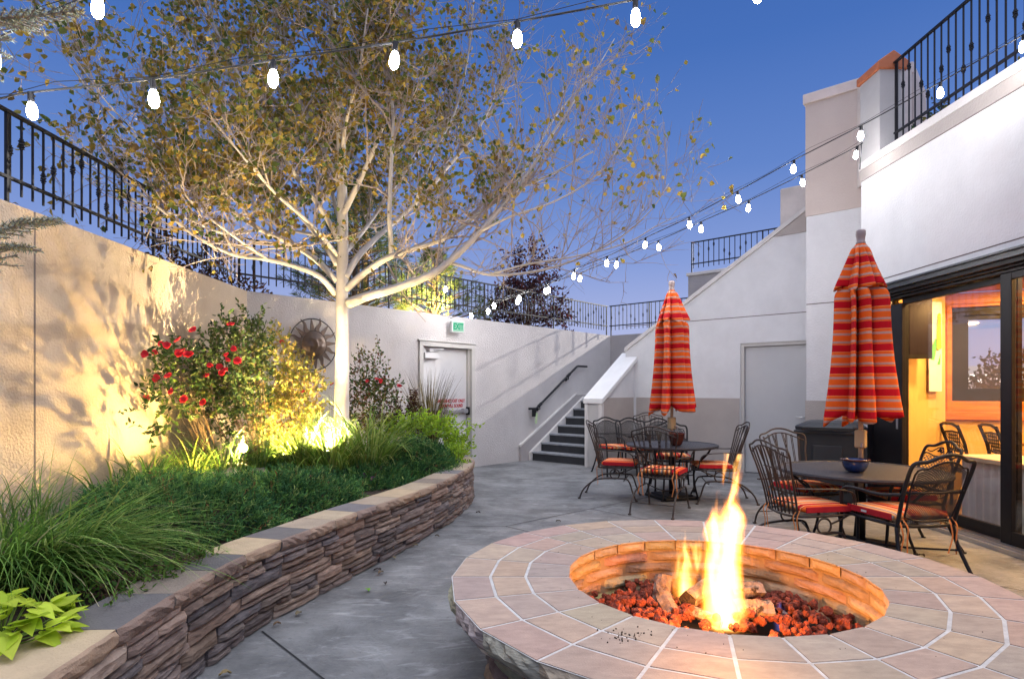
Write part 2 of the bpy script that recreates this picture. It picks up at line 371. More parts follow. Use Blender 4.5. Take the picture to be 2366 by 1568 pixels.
b = MB(); b.box((-3.581, 4.5, 1.39), (.02,.0225,2.77)); part(b, 'joint_strip', m_joint, w)

# long back wall with the emergency exit door
D0, D1, DT = -6.03, -4.70, 2.29      # frame outside edges along the wall, frame top
w = thing('back_wall', 'pale concrete wall with white emergency exit door', 'wall', (*L2(-4.5, 0), 0), RZU)
def prism_sq(b, sq, z0, z1): b.prism([L2(*p) for p in sq], z0, z1)
b = MB()
prism_sq(b, [(INN,0),(D0,0),(D0,-.25),(INN-.12,-.25)][::-1], 0, 2.78); prism_sq(b, [(D1,0),(.25,0),(.25,-.25),(D1,-.25)][::-1], 0, 2.78)
prism_sq(b, [(D0,0),(D1,0),(D1,-.25),(D0,-.25)][::-1], DT, 2.78)
part(b, 'wall_panel', m_conc2, w)
b = MB()
for s0, s1 in ((D0, D0+.085), (D1-.085, D1)): prism_sq(b, [(s0,.035),(s1,.035),(s1,-.2),(s0,-.2)][::-1], 0, DT-.085)
prism_sq(b, [(D0,.035),(D1,.035),(D1,-.2),(D0,-.2)][::-1], DT-.085, DT)
prism_sq(b, [(D0-.03,.055),(D1+.03,.055),(D1+.03,.0),(D0-.03,.0)][::-1], DT+.002, DT+.026)
for s0, s1 in ((D0+.085, D0+.115), (D1-.115, D1-.085)): prism_sq(b, [(s0,-.03),(s1,-.03),(s1,-.2),(s0,-.2)][::-1], 0, DT-.087)
part(b, 'door_frame', m_frame, w, bevel=.004)
b = MB(); prism_sq(b, [(D0+.117,-.085),(D1-.117,-.085),(D1-.117,-.14),(D0+.117,-.14)][::-1], .02, DT-.09)
dl = part(b, 'door', m_door, w)
b = MB()
prism_sq(b, [(D0+.16,-.015),(D1-.13,-.015),(D1-.13,-.05),(D0+.16,-.05)][::-1], 1.03, 1.085)
for s in (D0+.2, D1-.20): prism_sq(b, [(s-.05,-.01),(s+.05,-.01),(s+.05,-.083),(s-.05,-.083)][::-1], 1.015, 1.10)
part(b, 'panic_bar', m_alu, dl, bevel=.006)
b = MB(); prism_sq(b, [(D1-.128,-.008),(D1-.10,-.008),(D1-.10,-.083),(D1-.128,-.083)][::-1], .98, 1.13); part(b, 'latch_keeper', m_blackal, dl)
b = MB(); prism_sq(b, [(D0+.15,.0),(D0+.47,.0),(D0+.47,-.083),(D0+.15,-.083)][::-1], 2.0, 2.10)
b.tube([L3(D0+.30,-.02,2.1), L3(D0+.30,-.02,2.15), L3(D0+.55,.03,2.17)], .011, 6)
prism_sq(b, [(D0+.25,.0),(D0+.34,.0),(D0+.34,-.08),(D0+.25,-.08)][::-1], 2.115, 2.165)
part(b, 'door_closer', m_door, dl, bevel=.008)
def text(body, name, loc, size, m, parent, rz, ext=.002, align='CENTER', sx=1.0, bold=0.0):
    c = bpy.data.curves.new(name, 'FONT'); c.body = body; c.size = size; c.extrude = ext; c.align_x = align; c.align_y = 'CENTER'; c.offset = bold
    f = bpy.data.objects.new('outline', c); COL.objects.link(f); me = bpy.data.meshes.new_from_object(f.evaluated_get(bpy.context.evaluated_depsgraph_get())); bpy.data.objects.remove(f); me.name = name
    me.materials.clear(); me.materials.append(m); o = bpy.data.objects.new(name, me); COL.objects.link(o)
    o.rotation_euler = (PI/2, 0, rz); o.location = loc; o.scale = (sx, 1, 1)
    if parent is not None:
        o.parent = parent; r = parent; M = Matrix.Identity(4)
        while r is not None:
            M = (Matrix.Translation(r.location) @ r.rotation_euler.to_matrix().to_4x4()) @ M; r = r.parent
        o.matrix_parent_inverse = M.inverted()
    return o
RZA = math.atan2(AY, AX)
text('EMERGENCY EXIT ONLY', 'lettering', L3(D1-.5, -.081, 1.245), .085, m_red, dl, RZA, sx=.72, bold=.002)
text('ALARM WILL SOUND', 'lettering', L3(D1-.51, -.081, 1.155), .085, m_red, dl, RZA, sx=.74, bold=.002)

# exit sign
t = thing('exit_sign', 'lit white exit sign with green letters above the emergency door', 'sign', (*L2(-5.28, .16), 2.57), RZA-.25)
b = MB(); b.box((0,0,0), (.25,.09,.20)); b.build('housing', mat('sign_white', (.7,.72,.7), rough=.5), t, bevel=.012)
b = MB(); b.box((0,-.047,0), (.215,.006,.165)); b.build('face', emit('sign_face', (.50,.95,.72), .75), t)
text('EXIT', 'lettering', (0,-.052,0), .15, emit('exit_green', (.02,.55,.26), .9), None, 0, sx=.66, bold=.004).parent = t
b = MB(); b.box((0,.10,.04), (.06,.13,.05)); b.build('bracket', m_door, t)

# sun ornament on the back wall
t = thing('sun_ornament', 'round black metal sun face ornament hung on the wall', 'ornament', (*L2(-8.03, .05), 2.11), RZA)
fm = mat('patina_metal', (.13,.085,.06), (.07,.05,.042), rough=.5, metal=.4, scale=7)
b = MB(); R = .195; vs = []; fs = []; NR, NA = 10, 32
for i in range(NR+1):
    r = R*i/NR
    for k in range(NA):
        q = 2*PI*k/NA; x, z = r*math.cos(q), r*math.sin(q)
        h = .075*math.sqrt(max(0, 1-(r/R)**2*.96))
        g = lambda cx, cz, sx, sz: math.exp(-((x-cx)/sx)**2 - ((z-cz)/sz)**2)
        h += .045*g(0,.005,.022,.05) + .018*g(0,-.03,.03,.02) - .028*(g(.07,.045,.032,.018)+g(-.07,.045,.032,.018)) + .016*(g(.07,.04,.016,.01)+g(-.07,.04,.016,.01))
        h += .02*(g(.085,-.03,.04,.035)+g(-.085,-.03,.04,.035)) + .016*g(0,-.085,.06,.012) + .014*g(0,-.112,.05,.012) - .012*g(0,-.098,.07,.006) + .014*(g(.07,.078,.04,.012)+g(-.07,.078,.04,.012))
        vs.append((x, -h, z))
b.add(vs, [(i*NA+k, (i+1)*NA+k, (i+1)*NA+(k+1) % NA, i*NA+(k+1) % NA) for i in range(NR) for k in range(NA)])
b.build('face', fm, t, smooth=True)
b = MB(); b.ring((0,0,0), .205, .014, 'y', 40, 8); b.build('inner_ring', m_iron, t, smooth=True)
b = MB(); b.ring((0,0,0), .375, .0085, 'y', 48, 6); b.build('outer_ring', m_iron, t, smooth=True)
for k in range(16):
    q = 2*PI*k/16 + .1; r = MB(); wav = k % 2; n = 8; vs = []
    for i in range(n+1):
        f = i/n; rad = .20 + f*(.205 if wav else .172); wd = .034*(1-f)**.8 + .003
        off = .013*math.sin(f*2*PI*1.2)*wav
        for sg, yy in ((-1,-.004),(1,-.004),(1,.004),(-1,.004)):
            a_, b_ = rad, off + sg*wd
            vs.append((a_*math.cos(q) - b_*math.sin(q), yy - (.012*(1-f) if yy < 0 else 0), a_*math.sin(q) + b_*math.cos(q)))
    r.add(vs, [(i*4+a, i*4+(a+1) % 4, i*4+4+(a+1) % 4, i*4+4+a) for i in range(n) for a in range(4)])
    r.build('ray', fm, t)

# landing wall at the head of the stairs, and the higher terrace wall it runs into
w = thing('landing_wall', 'grey blue stucco wall closing the top of the stairs', 'wall', (*L2(0, 1), 0))
b = MB(); prism_sq(b, [(0,0),(0,2.03),(.25,2.03),(.25,0)], 0, 2.78); part(b, 'wall_panel', m_shaft, w)
w = thing('terrace_wall', 'small grey parapet block rising behind the sloping stair wall', 'wall', (*L2(0, 3.5), 0))
b = MB(); prism_sq(b, [(0,2.035),(0,5.6),(.25,5.6),(.25,2.035)], 0, 3.98); part(b, 'wall_panel', m_shaft, w)
b = MB(); prism_sq(b, [(-.03,2.0),(-.03,5.6),(.28,5.6),(.28,2.0)], 3.982, 4.05); part(b, 'coping', m_coping, w, bevel=.008)

# stairs
st = thing('staircase', 'dark rubber staircase climbing between the stucco walls', 'stairs', (*L2(-3.1, .8), 0))
S0, RUN, RISE = -3.12, .285, .172
for i in range(7):
    s = S0 + RUN*i
    b = MB(); prism_sq(b, [(s,.115),(s,1.515),(S0+RUN*7.2,1.515),(S0+RUN*7.2,.115)], 0 if i == 0 else RISE*i+.001, RISE*(i+1)-.03)
    so = part(b, 'step', m_step, st)
    b = MB(); prism_sq(b, [(s-.018,.115),(s-.018,1.515),(s+RUN+.02,1.515),(s+RUN+.02,.115)], RISE*(i+1)-.029, RISE*(i+1)); part(b, 'tread', m_nose, so)
b = MB(); prism_sq(b, [(S0+RUN*7.2,.06),(S0+RUN*7.2,3.2),(-.003,3.2),(-.003,.06)], 0, RISE*7-.002); part(b, 'landing', m_nose, st)
for i in range(8):
    b = MB(); q = 1.95+.29*i; prism_sq(b, [(-1.85,q),(-1.85,5.2),(-.003,5.2),(-.003,q)], RISE*7 if i == 0 else RISE*(7+i)+.001, RISE*(8+i)); part(b, 'step', m_step, st)
def slope_strip(b, q0, q1, s0, z0, s1, z1, s2, base, th=None):
    """upright sheet running with the stairs: foot at s0, top edge rising z0->z1 at s1, then level to s2"""
    V = [L3(s0,q0,base), L3(s2,q0,base), L3(s2,q0,z1), L3(s1,q0,z1), L3(s0,q0,z0)]
    V += [L3(s0,q1,base), L3(s2,q1,base), L3(s2,q1,z1), L3(s1,q1,z1), L3(s0,q1,z0)]
    b.add(V, [(0,1,2,3,4), (9,8,7,6,5), (0,5,6,1), (1,6,7,2), (2,7,8,3), (3,8,9,4), (4,9,5,0)])
b = MB(); slope_strip(b, .06, .113, S0-.05, .17, S0+RUN*6.5, 1.30, 0, 0); part(b, 'stringer', m_coping, st)
b = MB(); slope_strip(b, .003, .058, -3.42, .33, -1.5, 1.36, 0, 0); part(b, 'plinth', m_shaft, st)
b = MB()
V = [(-3.435,.29), (-1.51,1.335), (0,1.335), (0,1.362), (-1.50,1.362), (-3.435,.332)]
b.add([L3(s,q,z) for q in (.004,.062) for s, z in V], [(0,1,2,3,4,5), (11,10,9,8,7,6)] + [(i,(i+1) % 6,6+(i+1) % 6,6+i) for i in range(6)])
part(b, 'plinth_cap', m_coping, st)

# handrail on the wall
t = thing('handrail', 'black handrail fixed to the wall beside the stairs', 'handrail', (*L2(-2.5, .08), 1.5))
pts = [L3(-3.20,.085,1.06), L3(-2.98,.085,1.06), L3(-2.93,.085,1.08), L3(-1.53,.085,1.97), L3(-1.47,.085,1.985), L3(-1.13,.085,1.985)]
b = MB(); b.tube(pts, .024, 8); part(b, 'rail', m_iron, t, smooth=True)
for f in (.06, .78):
    p = L3(-2.93+1.4*f, .085, 1.08+.89*f); b = MB(); b.tube([p-Vector((0,0,.02)), p+Vector((0,0,-.09)), L3(-2.93+1.4*f, .01, p.z-.10)], .012, 6)
    pw = L3(-2.93+1.4*f, .006, p.z-.09); d = Vector((UX,UY,0)); b.tube([pw, pw+d*.012], .045, 12); b.tube([p-Vector((AX,AY,.63))*.05, p+Vector((AX,AY,.63))*.05], .034, 8)
    part(b, 'bracket', m_iron, t)
t = thing('hanging_latch', 'black strap with pale green tag hanging from the handrail', 'tag', (*L2(-3.05, .10), .95))
b = MB(); b.box((0,0,.02), (.10,.05,.15), RZA); b.tube([(0,0,.08),(0,0,.12)], .02, 6); b.build('clasp', m_iron, t, bevel=.015)
b = MB(); b.box((.045,.02,-.09), (.06,.02,.22), RZA, Matrix.Rotation(.12, 3, 'Y')); b.build('tag_strip', m_tag, t, bevel=.006)

# guard wall between the stairs and the court
gw = thing('guard_wall', 'low white capped wall sloping up beside the stairs', 'wall', (*L2(-3.2, 1.7), 0))
G0, G1, GS = 1.55, 1.93, -3.29
def zg(s): return 1.22 + (s-GS)*.66
b = MB()
V = [L3(GS,G0+.03,0), L3(-1.9,G0+.03,0), L3(-1.9,G0+.03,zg(-1.9)), L3(GS,G0+.03,zg(GS))] + [L3(GS,G1-.03,0), L3(-1.9,G1-.03,0), L3(-1.9,G1-.03,zg(-1.9)), L3(GS,G1-.03,zg(GS))]
b.add(V, [(0,1,2,3), (7,6,5,4), (0,4,5,1), (1,5,6,2), (2,6,7,3), (3,7,4,0)]); part(b, 'wall_panel', m_white, gw)
b = MB(); prism_sq(b, [(GS-.012,G0+.07),(GS-.012,G1-.07),(GS-.001,G1-.07),(GS-.001,G0+.07)], .02, 1.16); part(b, 'end_panel', m_grey, gw)
b = MB()
for q in (G0, G1-.072): prism_sq(b, [(GS-.03,q),(GS-.03,q+.072),(GS+.05,q+.072),(GS+.05,q)], 0, 1.205)
part(b, 'end_post', m_coping, gw, bevel=.006)
b = MB(); th = .10
V = []
for q in (G0-.025, G1+.03): V += [L3(GS-.045,q,zg(GS-.045)-.0), L3(-1.95,q,zg(-1.95)), L3(-1.95,q,zg(-1.95)+th), L3(GS-.045,q,zg(GS-.045)+th)]
b.add(V, [(0,1,2,3), (7,6,5,4), (0,4,5,1), (1,5,6,2), (2,6,7,3), (3,7,4,0)]); part(b, 'cap', mat('white_cap', (.76,.75,.74), (.7,.69,.68), rough=.7, bump=.1), gw, bevel=.012)
b = MB()
V = []
for q in (G1-.029, G1-.012): V += [L3(GS+.051,q,0), L3(-2.16,q,0), L3(-2.16,q,1.30), L3(GS+.11,q,1.30), L3(GS+.051,q,1.235)]
b.add(V, [(0,1,2,3,4), (9,8,7,6,5), (0,5,6,1), (1,6,7,2), (2,7,8,3), (3,8,9,4), (4,9,5,0)]); part(b, 'wainscot', m_tan, gw)

# ------------------------------------------------------------------ restaurant building
bd = thing('restaurant_building', 'white stucco restaurant with tan tower, stair wall and glass doors', 'building', (4.4, 7.58, 0))
C0, C1, CS, CB = 1.70, 5.6, -2.10, -1.88           # stair wall: q range, front and back
Q0, Q1 = 4.01, 5.28                                 # door recess
def zc(q): return 2.22 + (q-C0)*.632
b = MB()                                            # stair wall, cut round the door, white field
def face(poly, s0, s1):
    V = [L3(s0,q,z) for q, z in poly] + [L3(s1,q,z) for q, z in poly]; n = len(poly)
    b.add(V, [tuple(range(n)), tuple(range(2*n-1, n-1, -1))] + [(i, n+i, n+(i+1) % n, (i+1) % n) for i in range(n)])
face([(C0,0),(Q0,0),(Q0,zc(Q0)),(C0,zc(C0))], CS, CB)
face([(Q0+.0005,2.26),(Q1,2.26),(Q1,4.03),(Q0+.0005+ (4.03-zc(Q0))/.632,4.03),(Q0+.0005,zc(Q0))], CS, CB)
face([(Q1+.0005,0),(C1,0),(C1,4.03),(Q1+.0005,4.03)], CS, CB)
part(b, 'stair_wall', m_white, bd)
b = MB(); qa = C0+(4.035-2.22)/.632
face([(qa,4.032),(C1,4.032),(C1,zc(C1))], CS-.012, CB); part(b, 'tan_band', m_tan, bd)
b = MB(); face([(C0+.25,0),(Q0-.012,0),(Q0-.012,1.30),(C0+.25,1.30)], CS-.014, CS-.001)
part(b, 'wainscot', m_tan, bd); b = MB(); face([(Q1+.03,0),(C1,0),(C1,1.30),(Q1+.03,1.30)], CS-.014, CS-.001)
part(b, 'wainscot', m_tan, bd)
b = MB(); face([(C0-.02,zc(C0-.02)),(C1,zc(C1)),(C1,zc(C1)+.09),(C0-.02,zc(C0-.02)+.09)], CS-.03, CB+.03); part(b, 'coping', m_coping, bd, bevel=.01)
b = MB(); face([(C0,2.715),(C1,2.715),(C1,2.728),(C0,2.728)], CS-.0025, CS); part(b, 'reveal_line', m_joint, bd)
b = MB()                                            # service door
face([(Q0,0),(Q0+.06,0),(Q0+.06,2.2),(Q0,2.2)], CS+.02, CS+.2); face([(Q1-.06,0),(Q1,0),(Q1,2.2),(Q1-.06,2.2)], CS+.02, CS+.2); face([(Q0,2.2005),(Q1,2.2005),(Q1,2.26),(Q0,2.26)], CS+.02, CS+.2)
part(b, 'door_frame', m_frame, bd)
b = MB(); face([(Q0+.062,.015),(Q1-.062,.015),(Q1-.062,2.197),(Q0+.062,2.197)], CS+.07, CS+.12); sd = part(b, 'door', m_door2, bd)
b = MB()
for z in (.35, 1.05, 1.85): b.tube([L3(CS+.06,Q0+.064,z-.055), L3(CS+.06,Q0+.064,z+.055)], .011, 8)
part(b, 'hinge', m_alu, sd)
b = MB(); hq = 5.06; b.tube([L3(CS+.07,hq,1.0), L3(CS+.0,hq,1.0), L3(CS-.0,hq-.13,1.0)], .012, 8); b.tube([L3(CS+.068,hq,1.0), L3(CS+.055,hq,1.0)], .035, 14); part(b, 'handle', m_alu, sd)

# tower pier
T0, T1, TS, TB = 5.35, 6.7, -3.01, -1.9
b = MB(); prism_sq(b, [(TS,T0),(TS,T1),(TB,T1),(TB,T0)], 0, 4.03); part(b, 'tower_wall', m_white, bd)
b = MB(); prism_sq(b, [(TS-.01,T0-.01),(TS-.01,T1),(TB,T1),(TB,T0-.01)], 4.032, 5.70); part(b, 'tower_top', mat('tan_stucco_afterglow', (.56,.475,.43), (.52,.435,.395), rough=.9, scale=1.2, bump=.3, bscale=50), bd)  # pink of the evening glow put into the tan stucco colour
b = MB(); prism_sq(b, [(TS-.04,T0-.04),(TS-.04,T1),(TB,T1),(TB,T0-.04)], 5.702, 5.85); part(b, 'tower_coping', mat('coping_afterglow', (.68,.58,.54), rough=.85), bd, bevel=.01)  # coping colour carries the same pink evening glow
b = MB(); prism_sq(b, [(TS-.014,T0-.014),(TS-.014,T1),(TS-.001,T1),(TS-.001,T0-.014)], 0, 1.29); part(b, 'wainscot', m_tan, bd)
b = MB(); prism_sq(b, [(TS-.003,T0),(TS-.003,T1),(TS-.0005,T1),(TS-.0005,T0)], 2.715, 2.728); part(b, 'reveal_line', m_joint, bd)
b = MB(); prism_sq(b, [(-1.7,4.55),(-1.7,5.3),(-1.2,5.3),(-1.2,4.55)], 3.2, 4.95); part(b, 'parapet_block', mat('pale_stucco', (.62,.56,.53), rough=.9), bd, bevel=.02)

# dining wing: wall face on x = 4.4
WX, WE, WN = 4.40, 7.58, -6.0
GA, GZ = 7.37, 2.61                                  # glazing starts, top of header
b = MB()
b.prism([(WX,GA),(WX+.28,GA),(WX+.28,WE),(WX,WE)], 0, GZ+.0)
b.prism([(WX,1.0),(WX,WE),(WX+.28,WE),(WX+.28,1.0)][::-1], GZ+.002, 4.06)
b.prism([(WX,WN),(WX,.998),(WX+.28,.998),(WX+.28,WN)][::-1], 0, 4.06)
part(b, 'wing_wall', m_white, bd)
b = MB(); b.prism([(WX-.012,WN),(WX-.012,WE+.01),(WX+.28,WE+.01),(WX+.28,WN)][::-1], 4.062, 4.20); part(b, 'parapet_band', m_tan, bd)
b = MB(); b.prism([(WX-.02,WN),(WX-.02,WE+.03),(WX+.3,WE+.03),(WX+.3,WN)][::-1], 4.202, 4.30); part(b, 'coping', m_coping, bd, bevel=.008)
b = MB(); b.prism([(WX-.0025,WN),(WX-.0025,WE),(WX,WE),(WX,WN)][::-1], 2.755, 2.767); part(b, 'reveal_line', m_joint, bd)
b = MB(); b.prism([(WX+.29,WN),(WX+.29,7.3),(9.6,6.2),(9.6,WN)][::-1], 4.0, 4.15); part(b, 'roof', m_grey, bd)
b = MB(); b.prism([(WX,7.20),(WX+.30,7.20),(WX+.30,7.60),(WX,7.60)], 4.302, 5.28); part(b, 'parapet_pier', m_grey, bd)  # greyer than the wall: its weaker light is put into the colour
b = MB(); cz = 5.282
V = [(WX-.03,7.17,cz),(WX+.34,7.17,cz),(WX+.34,7.64,cz),(WX-.03,7.64,cz),(WX-.03,7.17,cz+.09),(WX+.34,7.17,cz+.09),(WX+.34,7.64,cz+.09),(WX-.03,7.64,cz+.09),(WX+.155,7.17,cz+.22),(WX+.155,7.64,cz+.22)]
b.add(V, [(0,3,2,1), (0,1,5,8,4), (2,3,7,9,6), (3,0,4,7), (1,2,6,5), (4,8,9,7), (8,5,6,9)]); part(b, 'pier_cap', m_clay, bd, bevel=.012)
b = MB(); b.prism([(WX+.42,7.75),(WX+.75,7.75),(WX+1.2,8.6),(WX+.5,8.6)], 4.3, [5.72,5.60,5.5,5.72]); part(b, 'far_parapet', mat('far_parapet_stucco', (.66,.58,.53), rough=.9), bd)

# sliding glass doors
b = MB(); b.box((WX-.03, 4.30, 2.625), (.12, 6.15, .05)); b.box((WX-.04,4.30,2.660), (.16,6.15,.018)); part(b, 'header_flashing', mat('slate_metal', (.055,.065,.075), (.04,.048,.056), rough=.4, spec=.5), bd)
b = MB()
b.box((WX+.06, 4.19, 2.578), (.20, 6.36, .042)); b.box((WX+.09, 4.19, 2.545), (.15, 6.36, .022)); b.box((WX+.11, 4.19, 2.518), (.11, 6.36, .03))
part(b, 'header', m_blackal, bd, bevel=.004)
b = MB(); b.box((WX+.07,4.19,.02), (.22,6.36,.036)); b.box((WX+.0,4.19,.048), (.012,6.36,.018)); b.box((WX+.06,4.19,.048), (.012,6.36,.018)); part(b, 'floor_track', m_alu, bd)
def panel(y0, y1, x, gl=True, w0=.09, w1=.09):
    pz0, pz1 = .06, 2.50; b = MB()
    for y, ww in ((y0+w0/2, w0), (y1-w1/2, w1)): b.box((x,y,(pz0+pz1)/2), (.045,ww,pz1-pz0))
    b.box((x,(y0+w0+y1-w1)/2,pz0+.06), (.045,y1-y0-w0-w1,.12)); b.box((x,(y0+w0+y1-w1)/2,pz1-.03), (.045,y1-y0-w0-w1,.06))
    p = part(b, 'sliding_door', m_blackal, bd, bevel=.004)
    b = MB(); b.box((x,(y0+w0+y1-w1)/2,(pz0+pz1)/2+.03), (.008,y1-y0-w0-w1,pz1-pz0-.17)); part(b, 'pane', m_glass, p); return p
b = MB()
for k in range(3): b.box((WX+.03+.06*k, (6.80+.10*k+7.34)/2, 1.245), (.045, .54-.10*k, 2.37))
b.box((WX+.045,7.355,1.24), (.19,.026,2.38)); p = part(b, 'stacked_panel', m_blackal, bd, bevel=.005)
b = MB(); b.box((WX+.004,6.88,1.06), (.014,.03,.12)); part(b, 'handle', m_alu, p, bevel=.006)
panel(5.40, 6.995, WX+.16, w0=.10, w1=.05); panel(3.62, 5.50, WX+.085, w1=.125); panel(2.0, 3.70, WX+.16)
b = MB(); b.box((WX+.1,1.06,1.24), (.18,.08,2.38)); part(b, 'door_jamb', m_blackal, bd)

# ------------------------------------------------------------------ inside the dining room
rm = thing('dining_room', 'warm dining room behind the sliding glass, yellow plaster and pine', 'room', (6, 6, 0))
WY = Vector((.9,-.43,0)).normalized(); WNRM = Vector((-.43,-.9,0)).normalized()
O = Vector((5.70,8.0,0))                                # foot of the pine wall's left end
def PW(a, d, z): return O + WY*a + WNRM*d + Vector((0,0,z))
def pbox(b, a0, a1, d0, d1, z0, z1):
    V = [PW(a,d,z) for z in (z0,z1) for a, d in ((a0,d0),(a1,d0),(a1,d1),(a0,d1))]
    b.add(V, [(0,1,2,3), (7,6,5,4), (0,4,5,1), (1,5,6,2), (2,6,7,3), (3,7,4,0)])
b = MB(); b.prism([(4.42,3.0),(4.42,7.5),(5.6,8.15),(9.0,6.4),(9.0,3.0)], -.01, .006); part(b, 'floor_boards', mat('dark_tile', (.10,.06,.04), rough=.35), rm)
b = MB(); b.prism([(4.69,2.8),(4.69,7.32),(5.72,7.95),(9.2,6.3),(9.2,2.8)][::-1], 2.72, 2.76); part(b, 'ceiling_boards', m_wood, rm)
b = MB()                                                  # yellow plaster: return wall by the door, and round the window
b.prism([(4.69,7.30),(5.25,7.45),(5.56,7.72),(O.x,O.y),(O.x,O.y+.15),(5.35,7.75),(4.69,7.45)], .006, 2.715)
pbox(b, 0, 3.8, 0, -.12, .006, 1.05); part(b, 'plaster_wall', m_yellow, rm)
pbw = MB()
WA0, WA1, WZ0, WZ1 = .12, 2.6, 1.30, 2.53
pbox(pbw, 0, WA0, .03, -.12, 1.052, 2.715); pbox(pbw, WA1, 3.8, .03, -.12, 1.052, 2.715); pbox(pbw, WA0, WA1, .03, -.12, WZ1, 2.715); pbox(pbw, WA0, WA1, .03, -.12, 1.052, WZ0)
pbox(pbw, -.02, 3.8, .06, .031, 1.06, 1.16); pbox(pbw, -.02, 3.8, .055, .031, 2.57, 2.63); pbox(pbw, WA0-.06, WA0-.02, .05, .031, 1.162, 2.568)
part(pbw, 'pine_panelling', m_wood, rm, bevel=.004)
b = MB(); f = .13
for d, g in ((-.02, 0), (-.05, .06)):
    pbox(b, WA0+g, WA0+g+f, d, d-.05, WZ0+g, WZ1-g); pbox(b, 1.25-f/2, 1.25+f/2, d-.001, d-.051, WZ0+g+f, WZ1-g-f); pbox(b, WA1-g-f, WA1-g, d, d-.05, WZ0+g, WZ1-g)
    pbox(b, WA0+g+f, WA1-g-f, d, d-.05, WZ0+g, WZ0+g+f*.8); pbox(b, WA0+g+f, WA1-g-f, d, d-.05, WZ1-g-f*.8, WZ1-g)
wf = part(b, 'window_frame', mat('olive_frame', (.020,.015,.009), rough=.5, spec=.2), rm)
b = MB(); pbox(b, WA0+.1, WA1-.1, -.08, -.085, WZ0+.1, WZ1-.1); part(b, 'pane', m_glass, wf)
b = MB(); b.box((9.1,4.6,1.33), (.1,3.6,2.65)); b.box((6.9,2.86,1.33), (4.3,.1,2.65)); part(b, 'plaster_wall', m_yellow, rm)

t = thing('television', 'black wall television seen through the glass door', 'television', (4.84,7.17,2.18), .10)
b = MB(); b.box((0,0,0), (.32,.07,.72)); b.build('casing', m_blackal, t, bevel=.012)
b = MB(); b.box((0,-.037,.01), (.29,.006,.64)); b.build('screen', m_screen, t)
b = MB(); b.box((0,.13,-.05), (.10,.2,.10)); b.build('wall_mount', m_blackal, t)
t = thing('banner', 'narrow hanging banner with yellow flower spike and green leaf', 'banner', (5.20,7.395,1.98), .26)
b = MB(); b.box((0,0,0), (.20,.012,1.10)); b.build('cloth', mat('banner_cloth', (.74,.70,.68), (.55,.42,.60), rough=.8, scale=5), t)
b = MB()
for k in range(22):
    z = -.02+.40*k/21; 
    for sx_ in (-1,1): b.lathe([(.004,-.02),(.022,0),(.004,.02)], 6, (.045+sx_*.018*(1-k/26), -.014, z+.01*sx_))
b.build('flower_spike', mat('lupin_yellow', (.85,.72,.03), rough=.7), t)
b = MB(); b.add([(-.08,-.010,-.16),(-.02,-.012,-.16),(.03,-.012,.08),(-.01,-.012,.10),(-.06,-.011,0)], [(0,1,2,3,4)]); b.add([(.02,-.0115,-.22),(.07,-.0115,-.22),(.075,-.0115,-.08)], [(0,1,2)]); b.build('painted_leaf', mat('leaf_green', (.10,.42,.10), rough=.7), t)
b = MB(); b.box((-.01,-.010,-.40), (.19,.010,.30)); b.build('paper_notice', mat('paper', (.80,.76,.70), rough=.8), t)
t = thing('counter', 'low counter with corrugated steel front and pale top behind the glass', 'counter', (5.0,5.2,0))
b = MB(); b.box((.06,0,.735), (.62,2.5,.05)); b.build('counter_top', m_top, t, bevel=.008)
b = MB(); n = 130; vs = []
for i in range(n+1):
    y = -1.22+2.44*i/n; x = -.2+.012*math.sin(i*2*PI/5.2)
    vs += [(x,y,.01),(x,y,.71),(x+.02,y,.71),(x+.02,y,.01)]
b.add(vs, [(i*4+a, i*4+(a+1) % 4, i*4+4+(a+1) % 4, i*4+4+a) for i in range(n) for a in range(4)]); b.build('steel_front', m_steelc, t)
# dining chairs and a table beyond
def dining_chair():
    t = thing('dining_chair', '', 'chair', (0,0,0), 0, 'chairs in the dining room')
    b = MB()
    for sx_ in (-.2,.2): b.tube([(sx_,-.24,.0),(sx_,-.22,.45),(sx_,-.29,.80),(sx_,-.37,1.02)], .02, 6); b.tube([(sx_,.2,0),(sx_,.2,.43)], .018, 6)
    b.build('frame', m_blackal, t)
    b = MB(); b.tube([(-.2,-.37,1.0),(-.1,-.375,1.03),(.1,-.375,1.03),(.2,-.37,1.0)], .018, 6); b.tube([(-.2,-.27,.72),(0,-.26,.69),(.2,-.27,.72)], .014, 6)
    b.tube([(-.2,-.33,.92),(0,-.33,.94),(.2,-.33,.92)], .012, 6)
    for k in range(-4,5):
        x0 = k*.045
        for sg in (-1,1):
            x1 = x0+sg*.12
            if abs(x1) < .21: b.tube([(x0,-.27,.71),(x1,-.33,.925)], .006, 4)
    b.build('lattice_back', m_blackal, t)
    b = MB(); b.box((0,0,.45), (.44,.44,.06)); b.build('seat', mat('dark_leather', (.05,.035,.025), rough=.5), t, bevel=.02)
    return t
dc = dining_chair()
for i, (x, y, rz, lb) in enumerate([(6.02,6.35,-.45,'dark lattice back dining chair nearest the counter'), (5.72,7.32,-1.75,'dark dining chair seen edge on beside the yellow wall'), (5.98,7.02,-1.85,'dark dining chair between the edge on chair and table')]): place(dc, i == 0, (x,y,.006), rz, lb)
t = thing('dining_table', 'brown dining table among the indoor chairs', 'table', (6.65,6.95,.006), -.45)
b = MB(); b.box((0,0,.76), (1.0,.8,.04)); b.build('table_top', mat('brown_top', (.28,.10,.035), rough=.2), t, bevel=.01)
b = MB(); b.lathe([(.28,0),(.28,.03),(.05,.05),(.05,.74)], 14); b.build('pedestal', m_blackal, t)

